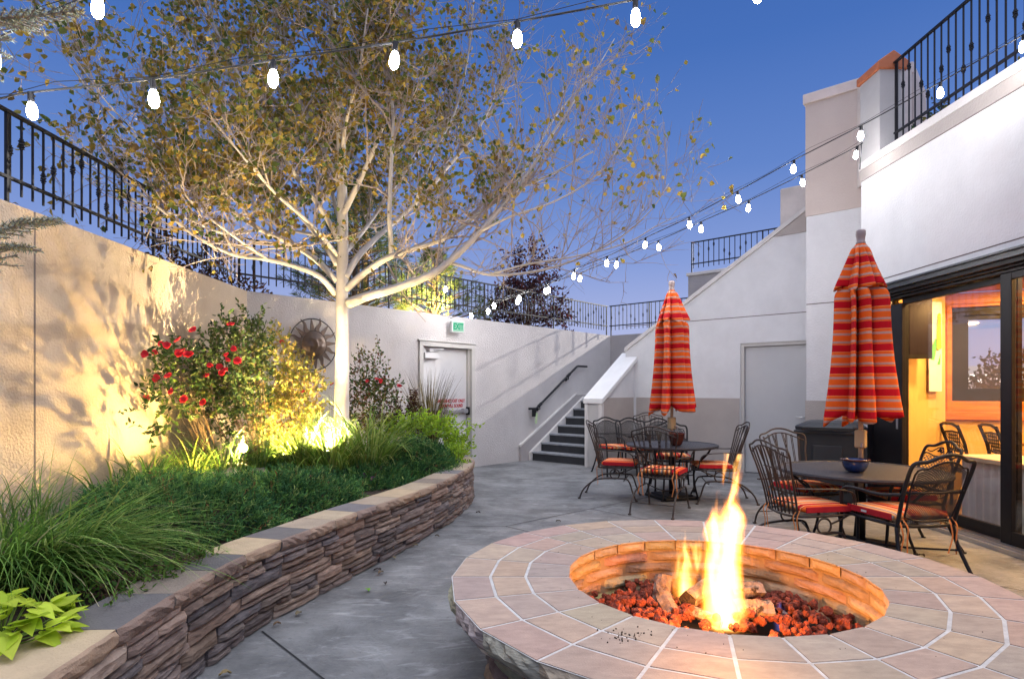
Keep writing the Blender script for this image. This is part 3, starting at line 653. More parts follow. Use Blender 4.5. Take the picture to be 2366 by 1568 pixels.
# beyond the far window
t = thing('storefront', 'self lit white storefront with red lettering seen through the window', 'building', (24,30,0), -.62)
b = MB(); b.box((0,0,1.3), (16,3,2.6)); b.build('front_wall', emit('self_lit_wall', (.8,.75,.76), .8), t)  # wall and red board glow, their lighting put into the material
b = MB(); b.box((0,-1.55,2.0), (9,.06,.4)); b.build('lit_windows', emit('lit_window', (1,1,.95), 2.2), t)
b = MB(); b.box((-3.5,-1.6,1.0), (4,.06,.5)); b.build('red_board', emit('red_board', (.7,.12,.1), .6), t)
text('Kn', 'lettering', (-2.1,-1.56,2.42), .55, emit('red_letter', (.75,.06,.08), .8), None, 0, ext=.02, bold=.01).parent = t
text('n', 'lettering', (.3,-1.56,2.42), .55, MATS['red_letter'], None, 0, ext=.02, bold=.01).parent = t
b = MB(); b.add([(-3.6,-1.56,2.5),(-3.3,-1.56,2.42),(-3.0,-1.56,2.5),(-3.3,-1.56,2.6)], [(0,1,2,3)]); b.add([(-3.9,-1.56,2.35),(-3.65,-1.56,2.25),(-3.65,-1.56,2.45)], [(0,1,2)]); b.add([(-2.7,-1.56,2.35),(-2.95,-1.56,2.25),(-2.95,-1.56,2.45)], [(0,1,2)]); b.build('emblem', MATS['red_letter'], t)
# ------------------------------------------------------------------ iron fences
def picket_mesh(h, knuckle):
    b = MB(); b.box((0,0,h/2), (.013,.013,h))
    if knuckle:
        for dz, w in ((-.035,.020), (-.02,.03), (0,.036), (.02,.03), (.035,.020)): b.box((0,0,knuckle+dz), (w,w,.011), PI/4 if abs(dz) < .01 else 0)
    me = bpy.data.meshes.new('picket'); me.from_pydata(b.v, [], b.f); me.materials.append(m_iron); me.update(); return me
def fence(name, label, p0, p1, zb, zm, zt, foot, step, posts=(), offs=0):
    """zb picket foot, zm lower rail, zt top rail, foot = where posts stand"""
    p0, p1 = Vector((*p0,0)), Vector((*p1,0)); d = p1-p0; Ln = d.length; rz = math.atan2(d.y, d.x)
    t = thing(name, label, 'fence', (p0.x, p0.y, foot), rz, 'black iron railings round the court')
    b = MB(); b.box((Ln/2,0,zt-foot), (Ln,.034,.022)); b.build('top_rail', m_iron, t)
    b = MB(); b.box((Ln/2,0,zm-foot), (Ln,.028,.022)); b.build('bottom_rail', m_iron, t)
    n = int(Ln/step); H = zt-zb
    ms = [picket_mesh(H, 0)] + [picket_mesh(H, zm-zb+(zt-zm)*k) for k in (.22, .42, .60, .42, .78)]
    for i in range(n+1):
        k = (0, 1, 2, 0, 3, 5, 0, 2, 1, 0, 4, 3)[(i+offs) % 12] if offs >= 0 else 0
        o = bpy.data.objects.new('picket', ms[k]); COL.objects.link(o); o.parent = t; o.location = ((i+.5)*Ln/(n+1), 0, zb-foot)
    pm = None
    for f in posts:
        b = MB(); b.box((0,0,(zt-foot)/2), (.022,.022,zt-foot)); o = b.build('post', m_iron, t); o.location = (f*Ln,0,0)
    return t
FZ = (2.92, 3.03, 3.52)
fence('iron_fence', 'black iron fence along the top of the tan left wall', (-3.75,2.4), (-3.75,8.30), *FZ, 2.62, .108, (.05,.35,.66,.995), 3)
fence('iron_fence', 'long black iron fence behind the wall with the exit door', L2(INN+.0,-.16), L2(.12,-.16), *FZ, 2.62, .112, (.02,.27,.52,.76,.995), 0)
fence('iron_fence', 'short black iron fence at the head of the stairs', L2(.12,-.1), L2(.12,2.1), *FZ, 2.78, .115, (.02,.5,.98), 2)
fence('iron_fence', 'black iron railing on the small grey parapet block', L2(.1,2.06), L2(.1,5.2), 4.16, 4.26, 4.74, 4.05, .12, (.005,.5,.98), 1)
fence('iron_fence', 'tall black roof railing above the white dining wall', (4.56,7.17), (4.56,-2), 4.38, 4.50, 5.34, 4.30, .105, (.003,.33,.66), 3)

# ------------------------------------------------------------------ raised planter
PATH = [(-1.20,.2),(-1.42,1.0),(-1.52,1.7),(-1.565,2.2),(-1.585,2.75),(-1.575,3.25),(-1.50,3.72),(-1.38,4.12),(-1.22,4.68),(-1.02,5.28),(-.80,6.0),(-.64,6.75),(-.545,7.4),(-.52,7.95),(-.60,8.5),(-.85,9.05),(-1.25,9.55),(-1.75,9.98)]
pp = [Vector((x,y,0)) for x, y in PATH]; fine = crom(pp, 24)
cum = [0]
for i in range(1, len(fine)): cum.append(cum[-1] + (fine[i]-fine[i-1]).length)
TOT = cum[-1]
def at(s, off=0.0):
    s = min(max(s, 0), TOT-1e-4); lo = int(np.searchsorted(cum, s, side='right'))-1; lo = min(lo, len(fine)-2)
    f = (s-cum[lo])/max(cum[lo+1]-cum[lo], 1e-9); p = fine[lo].lerp(fine[lo+1], f); d = (fine[min(lo+4,len(fine)-1)]-fine[max(lo-3,0)]).normalized()
    n = Vector((d.y,-d.x,0))                          # towards the court
    return p + n*off, d, n
pl = thing('planter_wall', 'curved raised planter wall of split stone with two tone caps', 'planter', (-1.5, 3.7, 0))
b = MB()
BC = [(.40,.285,.225), (.34,.255,.215), (.43,.335,.27), (.30,.24,.215), (.24,.205,.20), (.36,.265,.205), (.28,.22,.20), (.20,.18,.185)]
def rock_face(b, s0, s1, z0, z1, off, bulge, back=.14):
    nx, nz = 7, 4; V = []; rnd = random.random()*.016; colr = [.75+.35*random.random() for _ in range(8)]
    for k in range(nz+1):
        fz = k/nz
        for i in range(nx+1):
            fx = i/nx; e = min(min(fx,1-fx)*14, min(fz,1-fz)*5, 1.0); e = math.sqrt(max(e,0))
            p, d, n = at(s0+(s1-s0)*fx); o = off + bulge*e*(colr[i] + .5*random.random()) + rnd*e - .010*(1-e)
            V.append((p+n*o).to_tuple()[:2] + (z0+(z1-z0)*fz + (random.random()-.5)*.006*e,))
    nf = len(V); F = [(k*(nx+1)+i, k*(nx+1)+i+1, (k+1)*(nx+1)+i+1, (k+1)*(nx+1)+i) for k in range(nz) for i in range(nx)]
    for k in (0, nz):                                   # top and bottom lips back into the wall
        base = len(V)
        for i in range(nx+1):
            p, d, n = at(s0+(s1-s0)*i/nx, -back); V.append((p.x,p.y,z0 if k == 0 else z1))
        F += [(k*(nx+1)+i, k*(nx+1)+i+1, base+i+1, base+i) if k else (k*(nx+1)+i+1, k*(nx+1)+i, base+i, base+i+1) for i in range(nx)]
    for i in (0, nx):
        e0 = [k*(nx+1)+i for k in range(nz+1)]; base = len(V); p, d, n = at(s0 if i == 0 else s1, -back)
        for k in range(nz+1): V.append((p.x,p.y,z0+(z1-z0)*k/nz))
        F += [(e0[k], e0[k+1], base+k+1, base+k) if i == 0 else (e0[k+1], e0[k], base+k, base+k+1) for k in range(nz)]
    b.add(V, F)
CH = [0.0, .085, .17, .25, .335, .425]
for r in range(5):
    s = -.2*random.random(); z0, z1 = CH[r], CH[r+1]
    while s < TOT:
        ln = random.uniform(.28,.50); c = random.choice(BC); k = random.uniform(.75,1.15)*(.80+.06*r)
        if random.random() < .75:                        # one block moulded as two thin split stones
            zm_ = z0+(z1-z0)*random.uniform(.40,.62); ss = s+ln*random.uniform(.35,.65)
            for (a0,a1,q0,q1) in ((s,s+ln,zm_,z1),) + (((s,ss,z0,zm_),(ss,s+ln,z0,zm_)) if random.random() < .6 else ((s,s+ln,z0,zm_),)):
                kk = k*random.uniform(.88,1.12); cq = [x*.6+y*.4 for x, y in zip(c, random.choice(BC))]; b.cur = tuple(x*kk for x in cq); rock_face(b, max(a0,0)+.003, min(a1,TOT)-.003, q0+.002, q1-.003, -.012+random.uniform(-.014,.016), .009)
        else:
            b.cur = tuple(x*k for x in c); rock_face(b, max(s,0)+.004, min(s+ln,TOT)-.004, z0+.002, z1-.004, -.012+random.uniform(-.012,.014), .011)
        s += ln
sf = part(b, 'stone_face', m_block, pl, color=True)
b = MB(); N = 150                                       # core behind the split stones
V = []
for i in range(N+1):
    p, d, n = at(TOT*i/N, -.05); q, _, _ = at(TOT*i/N, -.24); V += [(p.x,p.y,0),(p.x,p.y,.425),(q.x,q.y,.425),(q.x,q.y,0)]
b.add(V, [(i*4+a, i*4+(a+1) % 4, i*4+4+(a+1) % 4, i*4+4+a) for i in range(N) for a in range(4)]); part(b, 'core', m_joint, pl)
CC = [(.56,.43,.28), (.165,.155,.155), (.30,.245,.20), (.185,.17,.165), (.54,.42,.28), (.22,.205,.195), (.50,.40,.28), (.45,.36,.27), (.22,.205,.21)]
s = .25; ci = 0; seq = [6,0,3,2,0,1,2,1,0,3,7,6,8,7,0,6,2,7,8,6,7,2,6,8,7,6,2,7,6,0,8,7,6]
while s < TOT-.1:
    ln = random.choice((.30,.36,.42)) if s > 1.2 else .40
    b = MB(); nx = 8; V = []; prof = [(-.27,.425),(-.27,.50),(.005,.50),(.018,.492),(.026,.474),(.024,.45),(.012,.427)]
    jt = [[random.uniform(-.008,.008) for _ in range(nx+1)] for _ in range(4)]; e1 = min(s+ln-.004, TOT)
    for i in range(nx+1):
        p, d, n = at(s+.002+(e1-s-.002)*i/nx)
        for k, (o, z) in enumerate(prof):
            oo = o + (jt[(k-3) % 4][i] if k >= 3 else (jt[0][i]*.4 if k == 2 else 0)) - (.008 if i in (0,nx) and k >= 3 else 0)
            V.append((p.x+n.x*oo, p.y+n.y*oo, z+random.uniform(-.001,.001)))
    m_ = len(prof); F = [(i*m_+k, i*m_+(k+1) % m_, (i+1)*m_+(k+1) % m_, (i+1)*m_+k) for i in range(nx) for k in range(m_)]
    F += [tuple(range(m_))[::-1], tuple(nx*m_+k for k in range(m_))]; cc = CC[seq[ci % len(seq)]]; b.add(V, F)
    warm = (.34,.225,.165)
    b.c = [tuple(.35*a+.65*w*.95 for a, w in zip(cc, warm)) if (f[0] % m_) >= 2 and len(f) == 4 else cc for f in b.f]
    part(b, 'cap_stone', m_cap, pl, color=True); s += ln; ci += 1
# soil inside
b = MB(); inner = [at(TOT*i/60, -.2)[0] for i in range(61)]
b.add([(-3.57,-.5,.44),(-1.3,-.2,.44)] + [(p.x,p.y,.44) for p in inner] + [(*L2(-6.5,.003),.44), (*L2(INN,.003),.44)], [tuple(range(65))])
structure(b.build('soil', m_soil))

# ------------------------------------------------------------------ fire pit
FX, FY, FT = 1.04, 3.065, .50
fp = thing('fire_pit', 'round tiled stone fire pit with pale grout rings', 'fire pit', (FX,FY,0))
def pol(r, k, z): q = 2*PI*k/24; return (r*math.cos(q), r*math.sin(q), z)
b = MB(); V = [pol(r,k,FT-.003) for r in (.75,1.348) for k in range(24)]; b.add(V, [(k,24+k,24+(k+1) % 24,(k+1) % 24) for k in range(24)]); b.build('grout', m_grout, fp)
TC = [(.52,.39,.31), (.48,.365,.295), (.455,.35,.30), (.53,.40,.315), (.495,.375,.30)]
b = MB(); g = .0078
for r0, r1 in ((.748,.97),(.97,1.15),(1.15,1.342)):
    for k in range(24):
        b.cur = tuple(c*random.uniform(.93,1.04) for c in random.choice(TC))
        q0, q1 = 2*PI*k/24, 2*PI*(k+1)/24; i0 = r0+(g if r0 > .8 else 0); i1 = r1-(g if r1 < 1.3 else 0)
        C = []
        for r, q, sg in ((i0,q0,1),(i1,q0,1),(i1,q1,-1),(i0,q1,-1)):
            C.append(Vector((r*math.cos(q)-sg*g*math.sin(q), r*math.sin(q)+sg*g*math.cos(q), FT)))
        top = C; low = [c-Vector((0,0,.006)) for c in C]
        b.add(top+low, [(0,1,2,3)] + [(i,4+i,4+(i+1) % 4,(i+1) % 4) for i in range(4)])
b.build('rim_tile', m_tile, fp, color=True)
b = MB()                                                  # rough outer edge of each rim stone
for k in range(24):
    b.cur = tuple(c*random.uniform(.75,1.0) for c in (.56,.47,.39)); nx, nz = 9, 4; V = []
    for z in range(nz+1):
        fz = z/nz
        for i in range(nx+1):
            f = i/nx; a, c = Vector(pol(1.342,k,0)), Vector(pol(1.342,k+1,0)); p = a.lerp(c, f); n = (a+c).normalized()
            e = math.sin(fz*PI)*(.25+min(1, 5*min(f,1-f))); o = 0 if z == 0 else e*random.uniform(.006,.030) - .012*fz**2 - (.012 if i in (0,nx) else 0)
            V.append((p.x+n.x*o, p.y+n.y*o, FT-.0005-.095*fz))
    b.add(V, [(z*(nx+1)+i, (z+1)*(nx+1)+i, (z+1)*(nx+1)+i+1, z*(nx+1)+i+1) for z in range(nz) for i in range(nx)])
V = [pol(r,k,FT-.094) for r in (1.15,1.338) for k in range(24)]; b.add(V, [(k,(k+1) % 24,24+(k+1) % 24,24+k) for k in range(24)])
b.build('rim_edge', m_block, fp, color=True)
def ring_blocks(name, R, zs, inward, m, cols, n, bulge):
    b = MB()
    for r in range(len(zs)-1):
        for k in range(n):
            b.cur = tuple(c*random.uniform(.8,1.1) for c in random.choice(cols)); q0 = 2*PI*(k+.5*(r % 2))/n; q1 = q0+2*PI/n; nx, nz = 6, 4; V = []
            z0, z1 = zs[r]+.003, zs[r+1]-.003; q0 += .005; q1 -= .005; of = random.uniform(-.006,.006)
            for z in range(nz+1):
                for i in range(nx+1):
                    fx, fz = i/nx, z/nz; e = math.sqrt(max(0, min(min(fx,1-fx)*4, min(fz,1-fz)*2.6, 1)))
                    rr = R + (-1 if inward else 1)*(bulge*e*(.6+.6*random.random()) + of*e - .018*(1-e)); q = q0+(q1-q0)*fx
                    V.append((rr*math.cos(q), rr*math.sin(q), z0+(z1-z0)*fz))
            b.add(V, [(z*(nx+1)+i, z*(nx+1)+i+1, (z+1)*(nx+1)+i+1, (z+1)*(nx+1)+i) for z in range(nz) for i in range(nx)])
    return b.build(name, m, fp, color=True)
ring_blocks('outer_wall', 1.16, [0,.10,.20,.30,.405], False, m_block, BC, 24, .02)
FB = [(.52,.36,.22),(.46,.31,.19),(.55,.39,.25),(.48,.34,.22)]
ring_blocks('inner_wall', .765, [.05,.15,.215,.29,.355,.425], True, m_firebrick, FB, 14, .010)
ring_blocks('inner_lip', .752, [.428,.502], True, m_firebrick, [(.55,.40,.28),(.50,.36,.25)], 24, .008)
b = MB(); V = [pol(1.145,k,z) for z in (0,.405) for k in range(24)]; b.add(V, [(k,(k+1) % 24,24+(k+1) % 24,24+k) for k in range(24)])
V = [pol(.785,k,z) for z in (0,.496) for k in range(24)]; b.add(V, [(k,24+k,24+(k+1) % 24,(k+1) % 24) for k in range(24)]); b.cur = (1,1,1); b.build('mortar_core', mat('fire_mortar', (.40,.27,.16), (.30,.20,.12), rough=1, scale=14), fp)
b = MB(); V = [pol(.79,k,.14) for k in range(24)]; b.add(V, [tuple(range(24))]); b.build('burner_pan', mat('soot', (.03,.022,.02), rough=1), fp)
# lava rock bed: too many to count
def blob(b, c, r, sq=(1,1,1), n=7, m=5, rough=.35):
    ph = [random.uniform(0,6.3) for _ in range(6)]; V = []
    rot = Euler((random.uniform(0,6), random.uniform(0,6), random.uniform(0,6))).to_matrix()
    for i in range(m+1):
        th = PI*i/m
        for j in range(n):
            q = 2*PI*j/n; d = Vector((math.sin(th)*math.cos(q), math.sin(th)*math.sin(q), math.cos(th)))
            k = 1 + rough*(.5*math.sin(3*d.x+ph[0])*math.cos(3*d.y+ph[1])+.5*math.sin(4*d.z+ph[2]+2*d.x)) + random.uniform(-.12,.12)*(i not in (0,m))
            p = rot @ Vector((d.x*sq[0], d.y*sq[1], d.z*sq[2])); V.append(p*r*k + Vector(c))
    b.add(V, [(i*n+j, (i+1)*n+j, (i+1)*n+(j+1) % n, i*n+(j+1) % n) for i in range(m) for j in range(n)])
b = MB(); k = 0
while k < 900:
    x, y = random.uniform(-.74,.74), random.uniform(-.74,.74); r = math.hypot(x,y)
    if r > .735: continue
    if math.hypot(x+.02,y+.16) < .2 and random.random() < .6: continue
    if any(abs(x-a)<.09 and abs(y-c)<.10 for a,c in ((-.12,-.05),(.02,.12),(.20,-.10),(-.02,-.22))) and random.random() < .8: continue
    h = .225 + .05*math.exp(-((x-.32)**2+(y-.1)**2)/.12) + .04*math.exp(-((x+.4)**2+(y-.05)**2)/.1) + random.uniform(-.02,.035)
    blob(b, (FX+x,FY+y,h), random.uniform(.016,.034), (1,random.uniform(.7,1),random.uniform(.6,.9))); k += 1
b.build('lava_rocks', m_lava)
tag(bpy.data.objects['lava_rocks'], 'bed of rough red lava rocks inside the fire pit', 'lava rock', kind='stuff')
# ceramic logs
def log(pts, r, label):
    pts = [Vector(p) for p in pts]; o = pts[0].copy(); t = thing('fire_log', label, 'log', o, 0, 'logs burning in the fire pit'); cp = crom([p-o for p in pts], 6); n = 12; b = MB(); V = []
    ph = random.uniform(0,6)
    for i, p in enumerate(cp):
        d = (cp[min(i+1,len(cp)-1)]-cp[max(i-1,0)]).normalized(); s_ = d.cross(Vector((0,0,1))).normalized() if abs(d.z) < .95 else Vector((1,0,0)); u_ = s_.cross(d)
        for j in range(n):
            q = 2*PI*j/n; k = r*(1+.18*math.sin(2*q+ph)+.12*math.sin(5*q+i*.5+ph)+random.uniform(-.07,.07)) 
            V.append(p + s_*math.cos(q)*k + u_*math.sin(q)*k*.85)
    m = len(cp); b.add(V, [(i*n+j, i*n+(j+1) % n, (i+1)*n+(j+1) % n, (i+1)*n+j) for i in range(m-1) for j in range(n)]); b.build('bark', m_log, t)
    for i, sg in ((0,-1),(m-1,1)):
        b = MB(); d = (cp[1]-cp[0]).normalized() if i == 0 else (cp[-1]-cp[-2]).normalized(); c = cp[i]+d*sg*.004
        b.add([c]+[cp[i]+(V[i*n+j]-cp[i])*.98+d*sg*.002 for j in range(n)], [(0,1+j,1+(j+1) % n) if sg > 0 else (0,1+(j+1) % n,1+j) for j in range(n)])
        b.build('cut_end', m_logcut, t)
    return t
def F(px, py, z): 
    Y = 1390*(EYE-z)/(py-900); return Vector(((px-1183)/1390*Y, Y, z))
def FL_(x, y, z): p = F(x, y, z); return p + Vector((0,0,.035))
log([FL_(1552,1440,.20), FL_(1530,1390,.27), FL_(1535,1345,.36)], .052, 'grey split log leaning upright at the left of the fire')
log([FL_(1588,1402,.27), FL_(1625,1375,.30), FL_(1672,1352,.33)], .055, 'thick charred log lying behind the small flame')
log([FL_(1700,1424,.26), FL_(1738,1420,.27), FL_(1782,1424,.26)], .052, 'brown log lying across the front right of the fire')
log([FL_(1690,1378,.29), FL_(1725,1375,.30), FL_(1758,1374,.30)], .050, 'pale log glowing to the right behind the tall flame')
log([FL_(1598,1424,.23), FL_(1632,1440,.22), FL_(1668,1456,.20)], .038, 'thin grey log sloping to the front edge of the pit')
log([FL_(1775,1425,.24), FL_(1795,1432,.23), FL_(1818,1440,.20)], .034, 'short white ashy log beside the blue flame')

# flames: glowing gas in a closed shell
def flame_mat(name, R, H, strength, seed, blue=False, lean=0.0):
    m = bpy.data.materials.new(name); m.use_nodes = True; t = m.node_tree; t.nodes.remove(t.nodes['Principled BSDF']); L = t.links
    def mth(op, a, b_=None, c=None, clamp=False):
        n = nd(t, 'ShaderNodeMath', operation=op); n.use_clamp = clamp
        for i, v in enumerate((a, b_, c)):
            if v is None: continue
            if isinstance(v, (int, float)): n.inputs[i].default_value = v
            else: L.new(v, n.inputs[i])
        return n.outputs[0]
    tc = nd(t, 'ShaderNodeTexCoord'); mp = nd(t, 'ShaderNodeMapping'); mp.inputs['Scale'].default_value = (1/R*.9, 1/R*.9, 1/R*.30); mp.inputs['Location'].default_value = (seed, seed*2, 0)
    L.new(tc.outputs['Object'], mp.inputs['Vector'])
    n = nd(t, 'ShaderNodeTexNoise'); n.inputs['Scale'].default_value = 1.5; n.inputs['Detail'].default_value = 3; n.inputs['Distortion'].default_value = .6; L.new(mp.outputs[0], n.inputs['Vector'])
    sx = nd(t, 'ShaderNodeSeparateXYZ'); L.new(tc.outputs['Object'], sx.inputs[0]); ns = nd(t, 'ShaderNodeSeparateColor'); L.new(n.outputs['Color'], ns.inputs[0])
    h = mth('DIVIDE', sx.outputs[2], H, clamp=True)
    amp = mth('MULTIPLY_ADD', h, R*2.2, R*.5)
    x = mth('MULTIPLY_ADD', mth('SUBTRACT', ns.outputs[0], .5), amp, mth('SUBTRACT', sx.outputs[0], mth('MULTIPLY', h, lean)))
    y = mth('MULTIPLY_ADD', mth('SUBTRACT', ns.outputs[1], .5), amp, sx.outputs[1])
    r = mth('SQRT', mth('ADD', mth('MULTIPLY', x, x), mth('MULTIPLY', y, y)))
    hw = mth('MULTIPLY_ADD', mth('SUBTRACT', ns.outputs[2], .5), .35, h)
    prof = mth('MULTIPLY', mth('POWER', mth('SUBTRACT', 1.02, hw, clamp=True), .62), mth('MULTIPLY_ADD', mth('POWER', h, .5, clamp=True), .55, .55))
    m2 = nd(t, 'ShaderNodeMapping'); m2.inputs['Scale'].default_value = (2.6/R, 2.6/R, .75/R); m2.inputs['Location'].default_value = (seed*3, seed, seed); L.new(tc.outputs['Object'], m2.inputs['Vector'])
    n2 = nd(t, 'ShaderNodeTexNoise'); n2.inputs['Scale'].default_value = 1.0; n2.inputs['Detail'].default_value = 2; n2.inputs['Distortion'].default_value = .8; L.new(m2.outputs[0], n2.inputs['Vector'])
    tear = mth('MULTIPLY', mth('SUBTRACT', n2.outputs['Fac'], .52), mth('MULTIPLY_ADD', h, 1.9, .45))
    e = mth('ADD', mth('SUBTRACT', 1, mth('DIVIDE', r, mth('MULTIPLY', mth('ADD', prof, .001), R*.95))), tear, clamp=True)
    cr = nd(t, 'ShaderNodeValToRGB'); el = cr.color_ramp.elements
    if blue:
        el[0].position = 0; el[0].color = (.10,.06,.5,1); el[1].position = 1; el[1].color = (.3,.35,1,1)
    else:
        el[0].position = .0; el[0].color = (1,.20,.015,1); el[1].position = .75; el[1].color = (1,.62,.20,1); q = el.new(.30); q.color = (1,.36,.035,1)
    L.new(e, cr.inputs[0]); em = nd(t, 'ShaderNodeEmission'); L.new(cr.outputs[0], em.inputs['Color'])
    L.new(mth('MULTIPLY', mth('POWER', e, 1.25), strength), em.inputs['Strength']); L.new(em.outputs[0], t.nodes['Material Output'].inputs['Volume'])
    m.cycles.volume_sampling = 'MULTIPLE_IMPORTANCE'; m.cycles.volume_step_rate = .35
    return m

def flame(name, label, base, R, H, strength, seed, blue=False, lean=0.0):
    b = MB(); b.lathe([(R*.75,-.02),(R*1.25,H*.15),(R*1.35,H*.5),(R*1.2,H*.8),(R*.7,H*1.05)], 14)
    b.v = [(x+lean*max(0,z)/H, y, z) for x, y, z in b.v]
    o = b.build(name, flame_mat(name+'_gas', R, H, strength, seed, blue, lean)); o.location = base
    return tag(o, label, 'flame', 'flames of the fire pit')
flame('flame', 'tall yellow white flame rising from the middle of the pit', F(1664,1440,.235), .19, .84, 85, 1.3, lean=.10)
flame('flame', 'short yellow flame on the left above the grey log', F(1586,1385,.27), .125, .37, 70, 4.1)
flame('flame', 'small blue flame at the right end of the front log', F(1800,1447,.20), .05, .13, 16, 7.7, blue=True)

b = MB()                                                  # crumbs of burnt rock on the rim
for k in range(48):
    p = F(1440+random.gauss(0,32), 1468+random.gauss(0,9), FT); blob(b, (p.x,p.y,FT+.002), random.uniform(.0015,.0045), n=5, m=3)
for k in range(50):
    q = random.uniform(0,6.28); rr = .76+abs(random.gauss(0,.12)); blob(b, (FX+rr*math.cos(q),FY+rr*math.sin(q),FT+.001), random.uniform(.001,.003), n=5, m=3)
tag(b.build('ash_crumbs', m_logcut), 'scatter of dark burnt crumbs on the fire pit rim', 'ash', kind='stuff')
# ------------------------------------------------------------------ tables, chairs, umbrellas
def table(r):
    t = thing('patio_table', '', 'table', (0,0,0), 0, 'round black patio tables')
    b = MB(); b.lathe([(r-.02,.685),(r,.69),(r+.006,.705),(r,.72),(r-.018,.722),(r-.03,.712),(.035,.712)], 56, capt=False, capb=False)
    b.lathe([(.035,.700),(r-.02,.700)], 56, capt=False, capb=False); b.build('table_top', m_tabletop, t, smooth=False)
    for k in range(4):
        q = PI/4+k*PI/2+.2; c, s = math.cos(q), math.sin(q); b = MB()
        P = [(r*.86,.69),(r*.80,.62),(r*.62,.50),(r*.50,.36),(r*.52,.18),(r*.60,.0)]
        b.tube([(a*c, a*s, z) for a, z in crom2(P)], .013, 6)
        P = [(r*.52,.42),(r*.30,.34),(r*.10,.36)]; b.tube([(a*c, a*s, z) for a, z in crom2(P)], .009, 5)
        b.lathe([(.02,0),(.022,.012),(.012,.02)], 8, (r*.60*c, r*.60*s, 0)); b.build('leg', m_iron, t, smooth=True)
    b = MB(); b.ring((0,0,.36), r*.12, .009, 'z', 20, 6); b.ring((0,0,.685), r*.84, .010, 'z', 36, 6); b.build('brace_ring', m_iron, t, smooth=True)
    return t
def crom2(P, n=6): return [(v.x, v.y) for v in crom([(a, z, 0) for a, z in P], n)]
NT, FTB = (3.20,5.52), (2.15,8.10)
ta = table(.70); ta.location = (*NT,0); ta['label'] = 'large round black mesh table nearest the glass doors'
tb = table(.60); tb.location = (*FTB,0); tb['label'] = 'round black table in front of the stairs guard wall'

def umbrella():
    t = thing('patio_umbrella', '', 'umbrella', (0,0,0), 0, 'closed striped patio umbrellas')
    b = MB(); b.lathe([(.021,.02),(.021,2.78)], 14); b.build('pole', m_pole, t, smooth=True)
    b = MB(); b.lathe([(.045,.55),(.036,.03)][::-1], 14); b.build('stand_tube', m_iron, t, smooth=True)
    b = MB(); b.box((0,0,.022), (.52,.52,.04)); b.box((0,0,.05), (.40,.40,.018)); b.build('base_plate', m_iron, t, bevel=.012)
    b = MB(); b.box((0,0,1.0), (.088,.088,.165)); cb = b.build('crank_box', m_crank, t, bevel=.014)
    b = MB(); b.tube([(-.04,-.02,.96),(-.085,-.03,.955),(-.09,-.03,.93)], .010, 6); b.build('crank_handle', m_finial, cb)
    b = MB(); b.lathe([(.020,2.77),(.040,2.785),(.042,2.80),(.034,2.805),(.036,2.84),(.042,2.87),(.040,2.905),(.028,2.915)], 18); b.build('finial', m_finial, t, smooth=True)
    rs = random.Random(4); NL = 8; NA = 192
    def cloth(name, prof, depth, hem, tw, seed):
        """hanging folds: rounded lobes with sharp valleys between them"""
        rs.seed(seed); ed = [k+rs.uniform(-.24,.24) for k in range(NL)]; ed.append(ed[0]+NL); am = [rs.uniform(.84,1.0) for _ in range(NL)]; lean = [rs.uniform(-.16,.16) for _ in range(NL)]; dz = [rs.uniform(-1,1) for _ in range(NL)]
        b = MB(); V = []; NZ = len(prof)-1
        for i, (R, z) in enumerate(prof):
            fz = i/NZ; open_ = min(1, .25+fz*1.6)
            for j in range(NA):
                s_ = j/NA*NL; k = max(q for q in range(NL) if ed[q] <= s_) if s_ >= ed[0] else NL-1
                lo, hi = (ed[k], ed[k+1]) if s_ >= ed[0] else (ed[NL-1]-NL, ed[0]); f = (s_-lo)/(hi-lo)
                lobe = (math.sin(PI*f)**1.2 if 0 < f < 1 else 0); sec = .10*math.sin(PI*f)*math.cos(f*PI*4+k)
                rad = R*(1 - (1-am[k])*open_*lobe - depth*open_*(1-lobe) - sec*open_*.5)
                qq = 2*PI*j/NA + (lean[k]*math.sin(PI*f)+.34*lobe)*open_ + tw*fz
                zz = z + (-hem*.7*lobe + hem*dz[k]*.5*lobe + hem*.3*math.sin(f*2*PI+k)*lobe)*fz**4
                V.append((rad*math.cos(qq), rad*math.sin(qq), zz))
        b.add(V, [(i*NA+j, (i+1)*NA+j, (i+1)*NA+(j+1) % NA, i*NA+(j+1) % NA) for i in range(NZ) for j in range(NA)])
        o = b.build(name, m_canopy, t, smooth=True); md = o.modifiers.new('thickness', 'SOLIDIFY'); md.thickness = .004; return o
    def spread(P, n): return [(a, z) for a, z in crom2(P, n)]
    cloth('vent_flap', spread([(.040,2.785),(.085,2.73),(.135,2.62),(.188,2.51),(.246,2.40)], 5), .55, .08, .0, 3)
    cloth('canopy', spread([(.05,2.60),(.11,2.48),(.165,2.375),(.225,2.345),(.252,2.27),(.258,2.1),(.27,1.9),(.292,1.68),(.326,1.45),(.362,1.24)], 5), .80, .12, .04, 8)
    return t
um = umbrella()
place(um, True, (*NT,0), .8, 'closed striped umbrella at the table nearest the glass doors')
place(um, False, (*FTB,0), 1.9, 'closed striped umbrella at the farther table before the stair wall')

